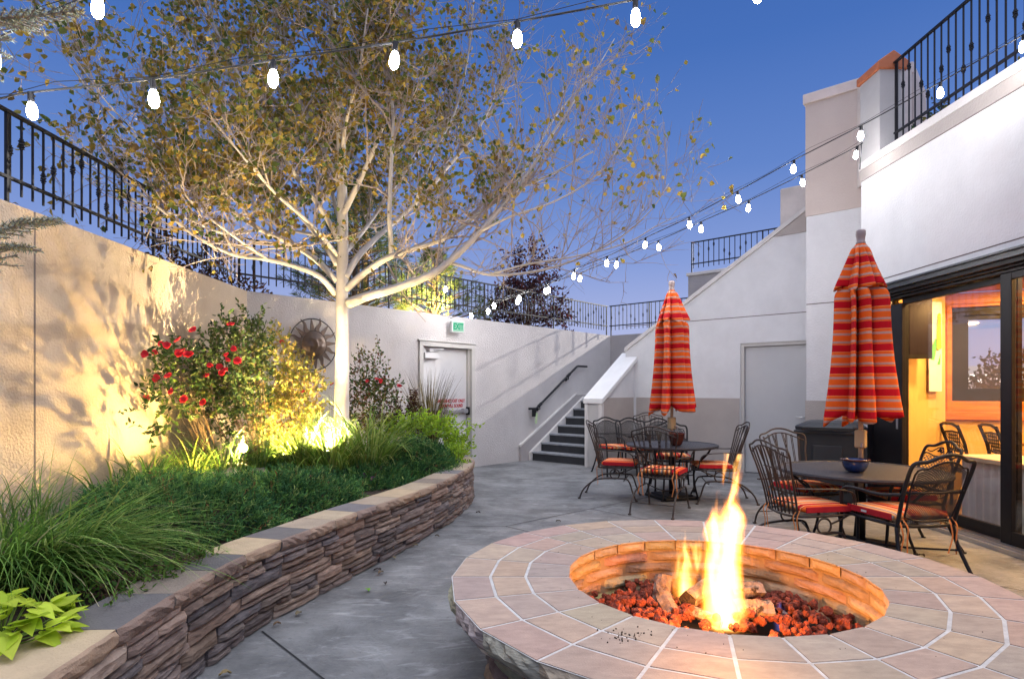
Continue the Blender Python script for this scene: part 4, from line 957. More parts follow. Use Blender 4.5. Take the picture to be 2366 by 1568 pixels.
def uv_panel(name, mt, root, grid, du, dv):
    """grid[row][col] of points; wires keep their real spacing through the panel's own UVs"""
    n, m = len(grid), len(grid[0]); me = bpy.data.meshes.new(name)
    V = [p for row in grid for p in row]; Fs = [(i*m+j, i*m+j+1, (i+1)*m+j+1, (i+1)*m+j) for i in range(n-1) for j in range(m-1)]
    me.from_pydata([tuple(v) for v in V], [], Fs); uv = me.uv_layers.new(name='UVMap')
    for li, lp in enumerate(me.loops): i, j = divmod(lp.vertex_index, m); uv.data[li].uv = (j/(m-1)*du, i/(n-1)*dv)
    return link(name, me, mt, root)
def cushion(root, w=.47, d=.46, z=.445, th=.065):
    n = 12; V = []; 
    def sup(x): return max(0, 1-abs(x)**7)**.5
    for top in (1, -1):
        for i in range(n+1):
            for j in range(n+1):
                a, c = 2*j/n-1, 2*i/n-1; h = (.30+.70*sup(a)*sup(c))*(1+.12*math.cos(a*1.3)*math.cos(c*1.3))
                k = 1-.035*(a*a*c*c); V.append((a*w/2*k, c*d/2*k+.015, z+th/2+top*th/2*h))
    N = (n+1)**2; Fs = []
    for i in range(n):
        for j in range(n):
            q = i*(n+1)+j; Fs += [(q,q+1,q+n+2,q+n+1), (N+q,N+q+n+1,N+q+n+2,N+q+1)]
    e = [j for j in range(n+1)] + [i*(n+1)+n for i in range(1,n+1)] + [n*(n+1)+j for j in range(n-1,-1,-1)] + [i*(n+1) for i in range(n-1,0,-1)]
    Fs += [(e[k], N+e[k], N+e[(k+1) % len(e)], e[(k+1) % len(e)]) for k in range(len(e))]
    b = MB(); b.add(V, Fs); o = b.build('seat_cushion', m_cush, root, smooth=True)
    for sx_ in (-1,1):
        b = MB(); b.box((sx_*(w/2-.002),.015,z+th/2), (.012,d-.05,th*.75)); b.build('welted_side', m_welt, o, bevel=.005)
        b = MB(); x = sx_*(w/2-.03); y = -d/2-.005
        for k in (-.012, .016):
            P = crom([(x+k,y,z+.03),(x+k*1.8,y-.035,z-.03),(x+k*1.2+.01,y-.03,z-.12),(x+k*2.4,y-.02,z-.20-abs(k)*3)], 4)
            vs = []
            for p in P: vs += [(p.x-.006,p.y,p.z),(p.x+.006,p.y,p.z),(p.x+.006,p.y-.002,p.z),(p.x-.006,p.y-.002,p.z)]
            b.add(vs, [(i*4+a, i*4+(a+1) % 4, i*4+4+(a+1) % 4, i*4+4+a) for i in range(len(P)-1) for a in range(4)])
        b.build('tie', m_tie, o)
    return o
def arm_chair(kind):
    """tube frame chair with arms; kind 'mesh' = fine woven back, 'scroll' = diamond mesh under a scrolled crest"""
    t = thing('mesh_armchair' if kind == 'mesh' else 'scroll_back_chair', '', 'chair', (0,0,0), 0, 'wrought iron patio chairs'); R = .0135
    HT = .91 if kind == 'mesh' else .92
    def bk(x, h):                                        # point on the curved backrest
        f = (h-.42)/(HT-.42); return Vector((x, -.235-.16*f**1.2-.035*(1-(x/.26)**2), h))
    crest = [(-.255,HT-.06),(-.235,HT-.015),(-.16,HT-.005),(-.08,HT+.03),(0,HT+.045),(.08,HT+.03),(.16,HT-.005),(.235,HT-.015),(.255,HT-.06)]
    P = [bk(-.235,.42), bk(-.245,.6), bk(-.255,.75)] + [bk(x,h) for x, h in crest] + [bk(.255,.75), bk(.245,.6), bk(.235,.42)]
    b = MB(); b.tube(crom(P,5), R, 8, False); b.build('back_frame', m_iron, t, smooth=True)
    b = MB()
    if kind == 'mesh': ic = [(-.215,HT-.10),(-.14,HT-.055),(-.07,HT-.02),(0,HT-.008),(.07,HT-.02),(.14,HT-.055),(.215,HT-.10)]
    else: ic = [(-.25,HT-.10),(-.12,HT-.10),(0,HT-.10),(.12,HT-.10),(.25,HT-.10)]
    lo = .475; w_ = .20 if kind == 'mesh' else .24
    loop = [bk(-w_,lo+.02)] + [bk(x,h) for x, h in ic] + [bk(w_,lo+.02), bk(w_*.5,lo-.015), bk(-w_*.5,lo-.015), bk(-w_,lo+.02)]
    b.tube(crom(loop,4), .007, 6, False); b.tube([bk(-.245,.68), bk(-.12,.675), bk(0,.672), bk(.12,.675), bk(.245,.68)], .008, 6)
    if kind == 'scroll':
        for sg in (-1,1):
            S = []
            for i in range(22):
                a = i/21*2.6*PI; rr = .034*(1-i/26); S.append(bk(sg*(.055+rr*math.cos(a)), HT-.045+rr*math.sin(a)))
            b.tube(S, .005, 5); b.tube(crom([bk(0,HT-.095), bk(sg*.04,HT-.03), bk(sg*.10,HT-.02), bk(sg*.17,HT-.06), bk(sg*.22,HT-.05)],5), .005, 5)
            for k in range(3): blob(b, bk(sg*(.065+.014*k), HT-.05+.012*(k % 2)), .011, rough=.1)
    b.build('back_brace', m_iron, t, smooth=True)
    g = []
    for i in range(9):
        f = i/8; row = []
        for j in range(13):
            u = j/12*2-1; x = u*w_
            top = np.interp(x, [p[0] for p in ic], [p[1] for p in ic]); bot = lo-.012+.03*u*u
            row.append(bk(x, bot+(top-bot)*f))
        g.append(row)
    uv_panel('back_mesh', m_mesh if kind == 'mesh' else m_meshd, t, g, w_*2, .42)
    b = MB(); S = crom([(-.22,-.235,.42),(-.245,0,.425),(-.235,.22,.43),(-.15,.255,.425),(.15,.255,.425),(.235,.22,.43),(.245,0,.425),(.22,-.235,.42),(0,-.262,.415),(-.22,-.235,.42)],4); b.tube(S, .012, 6, False)
    b.build('seat_frame', m_iron, t, smooth=True)
    b = MB(); b.add([(-.22,-.23,.428),(.22,-.23,.428),(.23,.24,.432),(-.23,.24,.432)], [(0,1,2,3)]); o = uv_panel('seat_mesh', m_mesh, t, [[Vector((-.22,-.23,.428)),Vector((.22,-.23,.428))],[Vector((-.23,.24,.432)),Vector((.23,.24,.432))]], .45, .47)
    for sg in (-1,1):
        b = MB(); b.tube(crom([(sg*.235,-.235,.42),(sg*.245,-.26,.28),(sg*.27,-.33,.10),(sg*.285,-.385,.0)],4), R, 7); b.lathe([(.018,0),(.02,.012)], 8, (sg*.285,-.385,0)); b.build('leg', m_iron, t, smooth=True)
        b = MB(); b.tube(crom([(sg*.27,.28,0),(sg*.265,.265,.2),(sg*.26,.25,.42),(sg*.275,.235,.58),(sg*.28,.19,.635),(sg*.28,.08,.645),(sg*.275,-.12,.635),(sg*.262,-.30,.66)],5), R, 7); b.lathe([(.018,0),(.02,.012)], 8, (sg*.27,.28,0)); b.build('arm', m_iron, t, smooth=True)
        b = MB(); b.tube(crom([(sg*.262,.265,.24),(sg*.16,.12,.215),(0,.0,.20),(-sg*.16,-.16,.215),(-sg*.255,-.29,.235)],5), .008, 5); b.build('stretcher', m_iron, t, smooth=True)
    cushion(t); return t
def spring_chair():
    """bronze rod chair: fan of curved wires in the back, coiled spring base"""
    t = thing('spring_chair', '', 'chair', (0,0,0), 0, 'wrought iron patio chairs'); HT = 1.0
    def bk(x, h):
        f = (h-.42)/(HT-.42); return Vector((x, -.225-.17*f**1.3-.04*(1-(x/.27)**2), h))
    b = MB()
    for dh, wx in ((0,.27),(-.045,.255)):
        c = [(-wx,HT-.05+dh),(-.17,HT-.015+dh),(-.08,HT+.02+dh),(0,HT+.03+dh),(.08,HT+.02+dh),(.17,HT-.015+dh),(wx,HT-.05+dh)]
        if dh == 0: P = [bk(-.205,.42), bk(-.215,.6), bk(-.24,.78)] + [bk(x,h) for x, h in c] + [bk(.24,.78), bk(.215,.6), bk(.205,.42)]; b.tube(crom(P,4), .009, 6, False)
        else: b.tube(crom([bk(x,h) for x, h in c],4), .007, 6)
    b.build('back_frame', m_bronze, t, smooth=True)
    for k, (x0, x1) in enumerate([(-.165,-.21),(-.12,-.14),(-.07,-.04),(-.025,-.085),(.025,.085),(.07,.04),(.12,.14),(.165,.21)]):
        b = MB(); top = HT-.04+.05*(1-(x1/.27)**2)-.03
        for dx in (0, .014): b.tube(crom([bk(x0*.95+dx*.5,.43), bk(x0+dx,.56), bk(x0*.8+x1*.2+dx,.72), bk(x1+dx,top)],3), .0045, 5, False)
        b.build('spindle', m_bronze, t, smooth=True)
    b = MB(); S = crom([(-.20,-.235,.42),(-.24,0,.425),(-.23,.22,.43),(-.15,.25,.425),(.15,.25,.425),(.23,.22,.43),(.24,0,.425),(.20,-.235,.42),(0,-.27,.415),(-.20,-.235,.42)],4); b.tube(S, .010, 6, False)
    b.tube([(-.2,-.26,.53),(0,-.295,.525),(.2,-.26,.53)], .006, 5); b.build('seat_frame', m_bronze, t, smooth=True)
    uv_panel('seat_mesh', m_mesh, t, [[Vector((-.21,-.23,.425)),Vector((.21,-.23,.425))],[Vector((-.22,.24,.428)),Vector((.22,.24,.428))]], .45, .47)
    for sg in (-1,1):
        b = MB()
        for dx in (0,.022): b.tube(crom([(sg*(.255+dx),-.30,.66),(sg*(.285+dx),-.12,.655),(sg*(.285+dx),.08,.645),(sg*(.275+dx),.2,.60),(sg*(.25+dx),.24,.43)],4), .006, 5)
        b.build('arm', m_bronze, t, smooth=True)
        b = MB(); b.tube(crom([(sg*.25,-.50,.0),(sg*.25,-.44,.13),(sg*.245,-.30,.25),(sg*.24,-.12,.285),(sg*.235,.10,.285),(sg*.235,.16,.24),(sg*.24,.20,.12),(sg*.25,.25,0)],5), .0105, 7)
        b.lathe([(.020,0),(.022,.014),(.010,.02)], 8, (sg*.25,-.50,0)); b.lathe([(.020,0),(.022,.014),(.010,.02)], 8, (sg*.25,.25,0)); b.build('leg', m_bronze, t, smooth=True)
        b = MB(); b.ring((sg*.238,-.03,.345), .062, .0085, 'x', 22, 6); b.tube(crom([(sg*.238,.03,.36),(sg*.235,.12,.39),(sg*.23,.20,.425)],4), .008, 5); b.build('spring_coil', m_bronze, t, smooth=True)
    b = MB(); b.tube([(-.245,-.44,.14),(.245,-.44,.14)], .006, 5); b.build('stretcher', m_bronze, t, smooth=True); b = MB(); b.tube(crom([(-.236,.1,.285),(0,.06,.22),(.236,.1,.285)],5), .007, 5); b.build('stretcher', m_bronze, t, smooth=True)
    cushion(t); return t
def face_dir(dx, dy): return math.atan2(-dx, dy)
ac = arm_chair('mesh'); sc_ = arm_chair('scroll'); sp = spring_chair()
place(ac, True, (3.06,4.78,0), face_dir(-.20,.97), 'black mesh armchair nearest the viewer, red cushion side with white label'); ac.scale = (1.07,1.07,1.03)
b = MB(); b.box((-.2435,.05,.475), (.002,.05,.016)); lb = b.build('care_label', mat('white_label', (.75,.72,.70)), ac)
for (x, y), d, l in [((1.78,10.35),(.25,-1),'black mesh armchair next to the guard wall end post'), ((2.10,10.15),(.1,-1),'black mesh armchair second from the guard wall post'),
                     ((2.55,10.0),(.05,-1),'black mesh armchair half hidden behind the far umbrella crank'), ((2.36,8.85),(-.15,-1),'black mesh armchair pushed against the back of the far table')]:
    place(ac, False, (x,y,0), face_dir(*d), l).scale = (1,1,1)
for o in bpy.data.objects:
    if o.name.startswith('care_label.'): bpy.data.objects.remove(o)
place(sc_, True, (3.64,5.64,0), face_dir(-1,.05), 'diamond mesh chair with scrolled crest between table and glass')
place(sp, True, (1.45,8.12,0), face_dir(.95,-.30), 'bronze spring chair at the left of the far table')
for (x, y), d, l in [((1.83,7.28),(.50,.86),'bronze spring chair with its back to the pit at the far table'), ((2.62,7.85),(-1,.1),'bronze spring chair at the right of the far table'),
                     ((2.52,5.12),(1,.18),'bronze spring chair just right of the tall flame'), ((2.98,6.10),(.2,-1),'bronze spring chair behind the near table by the bin'), ((2.50,10.60),(.05,-1),'empty bronze spring chair standing against the tan wainscot')]:
    place(sp, False, (x,y,0), face_dir(*d), l)

t = thing('glazed_bowl', 'blue glazed ceramic bowl on the table nearest the glass doors', 'bowl', (NT[0]-.12,NT[1]-.12,.713))
b = MB(); b.lathe([(.05,0),(.075,.012),(.098,.05),(.108,.09),(.104,.098),(.118,.108),(.120,.116),(.104,.116),(.098,.10),(.085,.05),(.03,.02)], 28); b.build('body', m_bowlb, t, smooth=True)
b = MB(); b.lathe([(.106,.10),(.121,.109),(.122,.117),(.103,.1185)], 28, capb=False, capt=False); b.build('rim', m_bowlr, t, smooth=True)
t = thing('brown_bowl', 'dark brown glazed pot on the farther table', 'bowl', (FTB[0]+.02,FTB[1]-.16,.713))
b = MB(); b.lathe([(.05,0),(.07,.02),(.098,.09),(.108,.15),(.118,.165),(.112,.17),(.10,.16),(.09,.10),(.03,.02)], 24); b.build('body', m_bowlr, t, smooth=True)

# wheeled bin
t = thing('trash_bin', 'large dark grey wheeled rubbish bin with closed lid', 'bin', (4.12,7.75,0), -.62); t.scale = (1.1,1.1,1.0)
b = MB(); V = []
for z, w, d in ((.05,.25,.27),(.3,.275,.30),(.62,.30,.335),(.94,.325,.365)):
    for sx_, sy in ((-1,-1),(1,-1),(1,1),(-1,1)): V.append((sx_*w, sy*d, z))
b.add(V, [(3,2,1,0), (12,13,14,15)] + [(i*4+a, i*4+(a+1) % 4, i*4+4+(a+1) % 4, i*4+4+a) for i in range(3) for a in range(4)])
body = b.build('body', m_bin, t, bevel=.03)
b = MB(); b.box((0,-.34,.66), (.30,.03,.20)); b.box((0,0,.925), (.685,.765,.035)); b.build('rib', m_bin, body, bevel=.008)
b = MB(); V = []
for z, w, d in ((.945,.355,.40),(.985,.36,.405),(1.0,.345,.39),(1.045,.26,.29),(1.055,.10,.12)):
    for k in range(24):
        q = 2*PI*(k+.5)/24; c, s = math.cos(q), math.sin(q); e = 5; m_ = (abs(c)**e+abs(s)**e)**(-1/e); V.append((c*m_*w, s*m_*d, z))
b.add(V, [tuple(range(24))[::-1], tuple(96+k for k in range(24))] + [(i*24+k, i*24+(k+1) % 24, i*24+24+(k+1) % 24, i*24+24+k) for i in range(4) for k in range(24)]); b.build('lid', m_bin, t, smooth=False)
b = MB(); b.tube([(-.27,.42,.97),(.27,.42,.97)], .018, 8); b.build('handle', m_bin, t)
for sg in (-1,1):
    b = MB(); b.tube([(sg*.24,.30,.12),(sg*.30,.30,.12)], .12, 18); b.build('wheel', m_pot, t)

# ------------------------------------------------------------------ string lights
def sag(p, q, n, d):
    p, q = Vector(p), Vector(q); return [p.lerp(q, i/n) - Vector((0,0,4*d*(i/n)*(1-i/n))) for i in range(n+1)]
bulb_me = None
def string(name, label, pts, bulbs, r=.0055, messenger=True):
    """pts: cable course; bulbs: places along it where a lamp hangs"""
    t = thing(name, label, 'string lights', pts[0], 0, 'festoon cables over the court'); o = Vector(pts[0]); global bulb_me
    b = MB(); b.tube([p-o for p in pts], r, 6); b.build('cable', m_pot, t)
    if messenger: b = MB(); b.tube([p-o+Vector((0,0,.012+.03*(i % 2))) for i, p in enumerate(pts[::6]+[pts[-1]])], .0022, 4); b.build('support_wire', m_pot, t)
    if bulb_me is None:
        b = MB(); b.lathe([(.012,-.058),(.020,-.068),(.028,-.095),(.030,-.12),(.026,-.142),(.014,-.158),(.003,-.161)][::-1], 10); bulb_me = bpy.data.meshes.new('bulb'); bulb_me.from_pydata(b.v, [], b.f); bulb_me.materials.append(m_bulb)
        bulb_me.polygons.foreach_set('use_smooth', [True]*len(bulb_me.polygons))
        b = MB(); b.lathe([(.010,.004),(.017,0),(.0185,-.045),(.016,-.06)][::-1], 8); string.sock = bpy.data.meshes.new('socket'); string.sock.from_pydata(b.v, [], b.f); string.sock.materials.append(m_pot)
    for p in bulbs:
        bo = bpy.data.objects.new('bulb', bulb_me); COL.objects.link(bo); bo.parent = t; bo.location = Vector(p)-o; bo.scale = (.84,.84,.88); bo.rotation_euler = (random.uniform(-.16,.16), random.uniform(-.16,.16), random.uniform(0,6))
        so = bpy.data.objects.new('socket', string.sock); COL.objects.link(so); so.parent = bo
    return t
def course(marks, per=8):
    return crom(marks, per)
# near cable overhead: lamps and cable from the survey
m1 = [W(-330,262,3.2), W(-30,232,3.15), W(70,214,3.12), W(352,183,3.1), W(632,140,3.1), W(915,98,3.1), W(1196,50,3.1), W(1468,0,3.1), W(1745,-52,3.1), W(2020,-110,3.1), W(2500,-230,3.15)]
string('string_lights', 'near festoon cable with large bulbs crossing the tree top', course(m1), [m1[i] for i in (2,3,4,5,6,7,8)])
m2 = [W(-300,200,3.0), W(-6,88,2.75), W(60,52,2.72), W(228,-18,2.65), W(460,-110,2.6), W(900,-330,2.5)]
string('string_lights', 'short festoon cable in the upper corner beside the spruce twig', course(m2), [m2[1]+Vector((.004,0,-.02)), m2[3]+Vector((0,0,.03))])
def Yx(x, x0, y0, x1, y1): return 1/(1/y0+(x-x0)/(x1-x0)*(1/y1-1/y0))
mk = [(2390,68),(2366,80),(2173,190),(1990,290),(1835,370),(1704,442),(1592,502),(1492,549),(1403,592),(1328,622),(1262,658),(1196,682),(1128,706),(1088,716),(1040,735)]
m3 = [W(x, y, Yx(x,1040,10.75,2366,4.95)) for x, y in mk]
string('string_lights', 'upper of the two cables running from the roof railing to the exit sign', course(m3), m3[1:-1])
mk = [(1990,330),(1981,338),(1852,404),(1731,463),(1620,512),(1521,556),(1426,596),(1343,629),(1268,655),(1200,676),(1140,693),(1030,655),(1000,712)]
m4 = [W(x, y, Yx(x,1000,10.3,1990,7.0)) for x, y in mk]
for i in (11,12): m4[i] = W(*mk[i], 9.95)
string('string_lights', 'lower of the two cables running from the wall corner to the exit sign', course(m4) , m4[1:-1])
p = m4[0]; b = MB(); b.tube([p, p+Vector((.01,.02,-.08)), p+Vector((.0,.03,-.3))], .006, 5)
tag(b.build('cable_tail', m_pot), 'loose black cable end hanging at the white wall corner', 'cable')
# ------------------------------------------------------------------ the birch
def rv(s=1.0): return Vector((random.gauss(0,s), random.gauss(0,s), random.gauss(0,s)))
TX, TYY = -2.12, 7.5
tree = thing('birch_tree', 'white barked tree with thinning gold and olive leaves lit from below', 'tree', (TX,TYY,.44))
TO = Vector((TX,TYY,.44))
tr = MB(); tw = MB(); LP = []; LD = []
segs = []
def limb(pts, r0, r1, n=10, sides=9, kids=True):
    c = crom(pts, n); k = len(c); rad = [r0+(r1-r0)*(i/(k-1))**.8 for i in range(k)]
    tr.tube([p-TO for p in c], rad, sides); segs.append((c, rad, kids)); return c
def Wd(L): return [W(x,y,d) for x,y,d in L]
# trunk
limb([Vector((-2.13,7.5,.38)), W(789,960,7.5), W(791,800,7.5), W(790,690,7.5), W(792,560,7.52), W(790,430,7.5), W(787,300,7.45), W(778,150,7.4), W(765,0,7.35), W(755,-200,7.3), W(750,-420,7.3)], .104, .030, kids=False)
segs.append((crom(Wd([(792,560,7.52),(787,300,7.45),(765,0,7.35),(750,-420,7.3)]),10), [.06]*31, True))
LB = [
 ([(806,700,7.48),(850,684,7.3),(920,664,7.05),(1000,632,6.85),(1060,585,6.75),(1110,535,6.7),(1160,478,6.65),(1215,410,6.6),(1270,320,6.5),(1330,230,6.4)], .085, .012),
 ([(800,668,7.5),(845,628,7.4),(900,594,7.2),(960,574,7.0),(1040,545,6.9),(1110,490,6.8),(1190,440,6.7),(1280,400,6.6),(1370,350,6.5)], .062, .010),
 ([(798,640,7.5),(830,590,7.6),(880,540,7.8),(960,470,8.0),(1040,380,8.1),(1110,290,8.2),(1160,180,8.2),(1200,60,8.2)], .058, .012),
 ([(1000,600,6.95),(1060,612,6.8),(1130,634,6.7),(1230,628,6.6),(1330,600,6.5),(1430,550,6.4),(1500,490,6.35),(1545,425,6.3)], .030, .005),
 ([(1130,634,6.7),(1220,610,6.5),(1340,590,6.3),(1450,560,6.2),(1520,520,6.15),(1585,492,6.1)], .018, .004),
 ([(775,678,7.5),(740,640,7.3),(690,618,7.1),(620,600,6.8),(540,588,6.5),(460,550,6.2),(380,490,6.0),(290,420,5.8),(200,350,5.7)], .052, .008),
 ([(778,650,7.5),(730,600,7.4),(670,562,7.2),(600,530,7.0),(510,470,6.8),(420,400,6.6),(330,330,6.5),(240,250,6.4),(160,150,6.4)], .055, .008),
 ([(780,610,7.52),(735,545,7.6),(670,470,7.8),(600,380,7.9),(530,270,7.9),(460,150,7.9),(410,20,7.9)], .055, .010),
 ([(786,560,7.5),(740,480,7.3),(680,400,7.0),(620,300,6.8),(560,190,6.6),(500,70,6.5),(440,-80,6.4)], .046, .010),
 ([(790,500,7.5),(830,420,7.4),(870,330,7.3),(900,240,7.2),(925,120,7.1),(940,-40,7.1)], .055, .014),
 ([(905,590,7.2),(900,500,7.0),(903,400,6.9),(908,280,6.8),(903,170,6.8),(912,40,6.8),(930,-100,6.8)], .040, .012),
 ([(788,430,7.48),(750,350,7.5),(700,250,7.6),(660,140,7.7),(640,20,7.8),(620,-120,7.8)], .045, .012),
 ([(960,470,8.0),(1000,360,7.9),(1050,260,7.8),(1080,140,7.8),(1095,0,7.7)], .030, .010),
 ([(790,480,7.5),(800,380,7.9),(830,260,8.3),(850,120,8.5),(860,-50,8.6)], .045, .012),
 ([(789,520,7.5),(760,430,8.0),(710,330,8.6),(650,220,9.0),(600,90,9.2)], .040, .010),
 ([(792,590,7.5),(850,520,8.1),(920,420,8.7),(1000,300,9.1),(1060,170,9.3)], .042, .010),
 ([(787,380,7.45),(800,280,7.0),(830,160,6.6),(850,20,6.3)], .035, .010),
 ([(1110,535,6.7),(1180,500,6.5),(1270,470,6.3),(1360,420,6.2),(1430,340,6.1),(1465,260,6.1)], .020, .005),
 ([(1160,478,6.65),(1230,360,6.9),(1290,260,7.0),(1370,170,7.0),(1420,90,7.0)], .022, .006),
 ([(600,530,7.0),(520,540,6.6),(420,500,6.2),(320,470,6.0),(220,390,5.8),(120,330,5.6)], .020, .005),
 ([(620,600,6.8),(560,560,6.2),(480,500,5.8),(400,420,5.5),(330,320,5.3)], .020, .005),
 ([(460,150,7.9),(380,100,7.7),(300,60,7.6),(240,0,7.5)], .015, .005),
 ([(735,545,7.6),(650,520,8.2),(560,440,8.5),(480,340,8.6),(400,230,8.6)], .032, .007),
 ([(780,590,7.5),(720,520,6.8),(640,450,6.2),(560,360,5.7),(480,260,5.4)], .035, .007),
 ([(420,400,6.6),(340,330,6.0),(250,240,5.6),(170,130,5.4),(110,40,5.3)], .014, .004),
]
for P, a, c in LB: limb(Wd(P), a*.80, c*.8, n=7, sides=7)
def leafdens(p):
    x = 1183+1390*p.x/p.y; y = 900-1390*(p.z-EYE)/p.y
    d = 1.0
    if x > 950: d = max(.24, 1-(x-950)/380)
    if x > 820 and y > 420: d *= max(.12, 1-(y-420)/170)
    if x < 640 and y > 400: d *= max(.25, 1-(y-400)/230)
    if x < 330: d *= .55
    return d
def grow(c, rad, level, frac0=.25):
    k = len(c); Ln = sum((c[i+1]-c[i]).length for i in range(k-1))
    n = max(2, int(Ln*(6.6, 9.4, 10.0)[level]))
    for _ in range(n):
        f = frac0+(1-frac0)*random.random(); i = min(int(f*(k-1)), k-2); p = c[i].lerp(c[i+1], random.random()); t = (c[i+1]-c[i]).normalized()
        d = (t*random.uniform(.35,.9)+rv(.55)+Vector((0,0,.30))).normalized()
        L = (random.uniform(.55,1.25), random.uniform(.28,.6), random.uniform(.12,.28))[level]*(1.15-.5*f)
        if level == 2:
            if random.random() > leafdens(p)+.25: continue
            q = p+d*L; tw.tube([p-TO, p.lerp(q,.5)-TO+rv(.01), q-TO], [.003,.0025,.0015], 3, False); leafy([p,q])
            continue
        q = [p]
        for s in range(4): d = (d+rv(.16)+Vector((0,0,.09))).normalized(); q.append(q[-1]+d*L/4)
        if abs(q[-1].x+3.72) < .25 and q[-1].z < 2.9: continue
        r = min(rad[i]*.55, (.013,.0058)[level]); tw.tube([a-TO for a in q], [r*(1-.17*j) for j in range(5)], (5,4)[level], False)
        grow(q, [r]*5, level+1, .15)
def leafy(c):
    d = c[1]-c[0]
    for _ in range(random.choice((2,2,3,3,4,4))):
        p = c[0]+d*random.uniform(.25,1.05)
        if random.random() < leafdens(p): LP.append(tuple(p-TO+rv(.012))); LD.append(tuple(d.normalized()*.35+rv(.55)+Vector((0,0,-.45))))
for c, rad, kids in list(segs):
    if kids: grow(c, rad, 0, .2)
print('twig leaves', len(LP))
tr.build('trunk', m_bark, tree, smooth=True); tw.build('twigs', m_twig, tree)
LP = np.array(LP); LD = np.array(LD); N = len(LP)
leaves('crown', LP, LD, RNG.uniform(.044,.078,N), RNG.uniform(.038,.066,N), m_leaf, tree,
       pick([(.31,.25,.05),(.17,.20,.045),(.42,.29,.055),(.52,.36,.07),(.10,.15,.045),(.27,.17,.055)], N, .25, [.24,.24,.17,.10,.13,.12]))
print('birch leaves', N)

# ------------------------------------------------------------------ shrubs and flowers
def spray_plant(name, label, base, vols, nspray, per, L, cols, p=None, stems=14, stem_r=.006, group=None, shell=.35, up=.3, mt=None, stemmat=None, wr=.55):
    """vols: [(centre, radii)]; leaves stand in small sprays along thin stems from the base"""
    t = thing(name, label, 'plant' if 'tree' not in name else 'tree', base, 0, group); B = Vector(base); pos = []; dr = []; st = MB()
    wts = [v[1][0]*v[1][1]*v[1][2] for v in vols]; ctr = []
    for _ in range(nspray):
        c, r = random.choices(vols, wts)[0]
        d = rv().normalized(); k = shell+(1-shell)*random.random()**.6; k *= random.uniform(.75,1.12)
        ctr.append((Vector(c)+Vector((d.x*r[0],d.y*r[1],d.z*r[2]))*k, Vector(c)))
    for i, (q, c) in enumerate(ctr):
        g = (q-c).normalized()*.6+rv(.4)+Vector((0,0,up)); g.normalize(); ln = L*random.uniform(1.6,3.2)
        for j in range(per):
            f = j/max(per-1,1); pos.append(tuple(q+g*ln*f-B)); dr.append(tuple(g*.5+rv(.6)))
        st.tube([q-B-g*ln*.3, q+g*ln-B], [.0022,.0012], 3, False)
        if i < stems*3 and i % 3 == 0:
            m = (B+q)/2+rv(.05); st.tube(crom([Vector((0,0,0))+Vector((random.uniform(-.06,.06),random.uniform(-.06,.06),0)), m-B, q-B],4), [stem_r*(1-.08*a) for a in range(9)], 4, False)
    st.build('stem', stemmat or m_brown, t); pos = np.array(pos); n = len(pos)
    leaves('foliage', pos, np.array(dr), RNG.uniform(.75,1.25,n)*L, RNG.uniform(.75,1.2,n)*L*wr, mt or m_leaf, t, pick(cols, n, .25, p)); return t
def rose_mesh(r):
    b = MB()
    for k in range(16):
        a = k*2.4; f = .35+.65*(k/15); el = 1.25-.95*k/15; n = 4; V = []
        for i in range(n+1):
            q = i/n; w = r*.62*math.sin(PI*(.12+.80*q))*f
            h = r*f*q*math.cos(el*(1.1-.55*q)); z = r*.75*f*q*math.sin(el)
            for sg in (-1,0,1): V.append((h*math.cos(a)-sg*w*math.sin(a), h*math.sin(a)+sg*w*math.cos(a), z+(.12*r if sg else 0)))
        b.add(V, [(i*3+j, i*3+j+1, i*3+4+j, i*3+3+j) for i in range(n) for j in range(2)])
    me = bpy.data.meshes.new('flower'); me.from_pydata(b.v, [], b.f); me.materials.append(m_petal); return me
rm_ = rose_mesh(.042)
def blooms(t, pts, me=None, s=1.0):
    for p in pts:
        o = bpy.data.objects.new('flower', me or rm_); COL.objects.link(o); o.parent = t; o.location = Vector(p)-Vector(t.location)
        o.rotation_euler = (random.uniform(.4,1.3), random.uniform(-.5,.5), random.uniform(-.5,.5)); k = s*random.uniform(.75,1.2); o.scale = (k,k,k)
ROSE = [(.045,.085,.025),(.07,.13,.03),(.03,.06,.02),(.10,.15,.03)]
t = spray_plant('rose_bush', 'sparse red rose bush spreading against the left wall', (-3.15,6.55,.44),
    [(W(398,880,5.85),(.22,.25,.44)), (W(350,950,5.45),(.13,.2,.26)), (W(440,870,6.2),(.22,.25,.33))], 125, 6, .055, ROSE, stems=18)
blooms(t, [W(x,y,5.62+random.uniform(-.1,.15)) for x,y in [(447,763),(372,794),(386,798),(413,786),(336,818),(358,815),(420,812),(432,818),(414,816),(440,820),(362,874),(390,869),(340,921),(396,905),(426,923)]])
t = spray_plant('rose_bush', 'tall dense rose bush with red blooms in front of the wall corner', (-2.95,7.0,.44),
    [(W(525,860,6.65),(.36,.36,.54)), (W(560,830,6.9),(.33,.36,.58)), (W(560,950,6.85),(.32,.36,.36)), (W(580,790,7.0),(.22,.25,.38)), (W(495,920,6.45),(.25,.3,.36))], 720, 6, .052, ROSE+[(.13,.15,.03)], stems=30)
blooms(t, [W(x,y,6.15) for x,y in [(534,751),(540,806),(524,820),(549,834),(508,848),(485,845),(514,862),(478,868),(525,832),(520,857),(470,930)]])
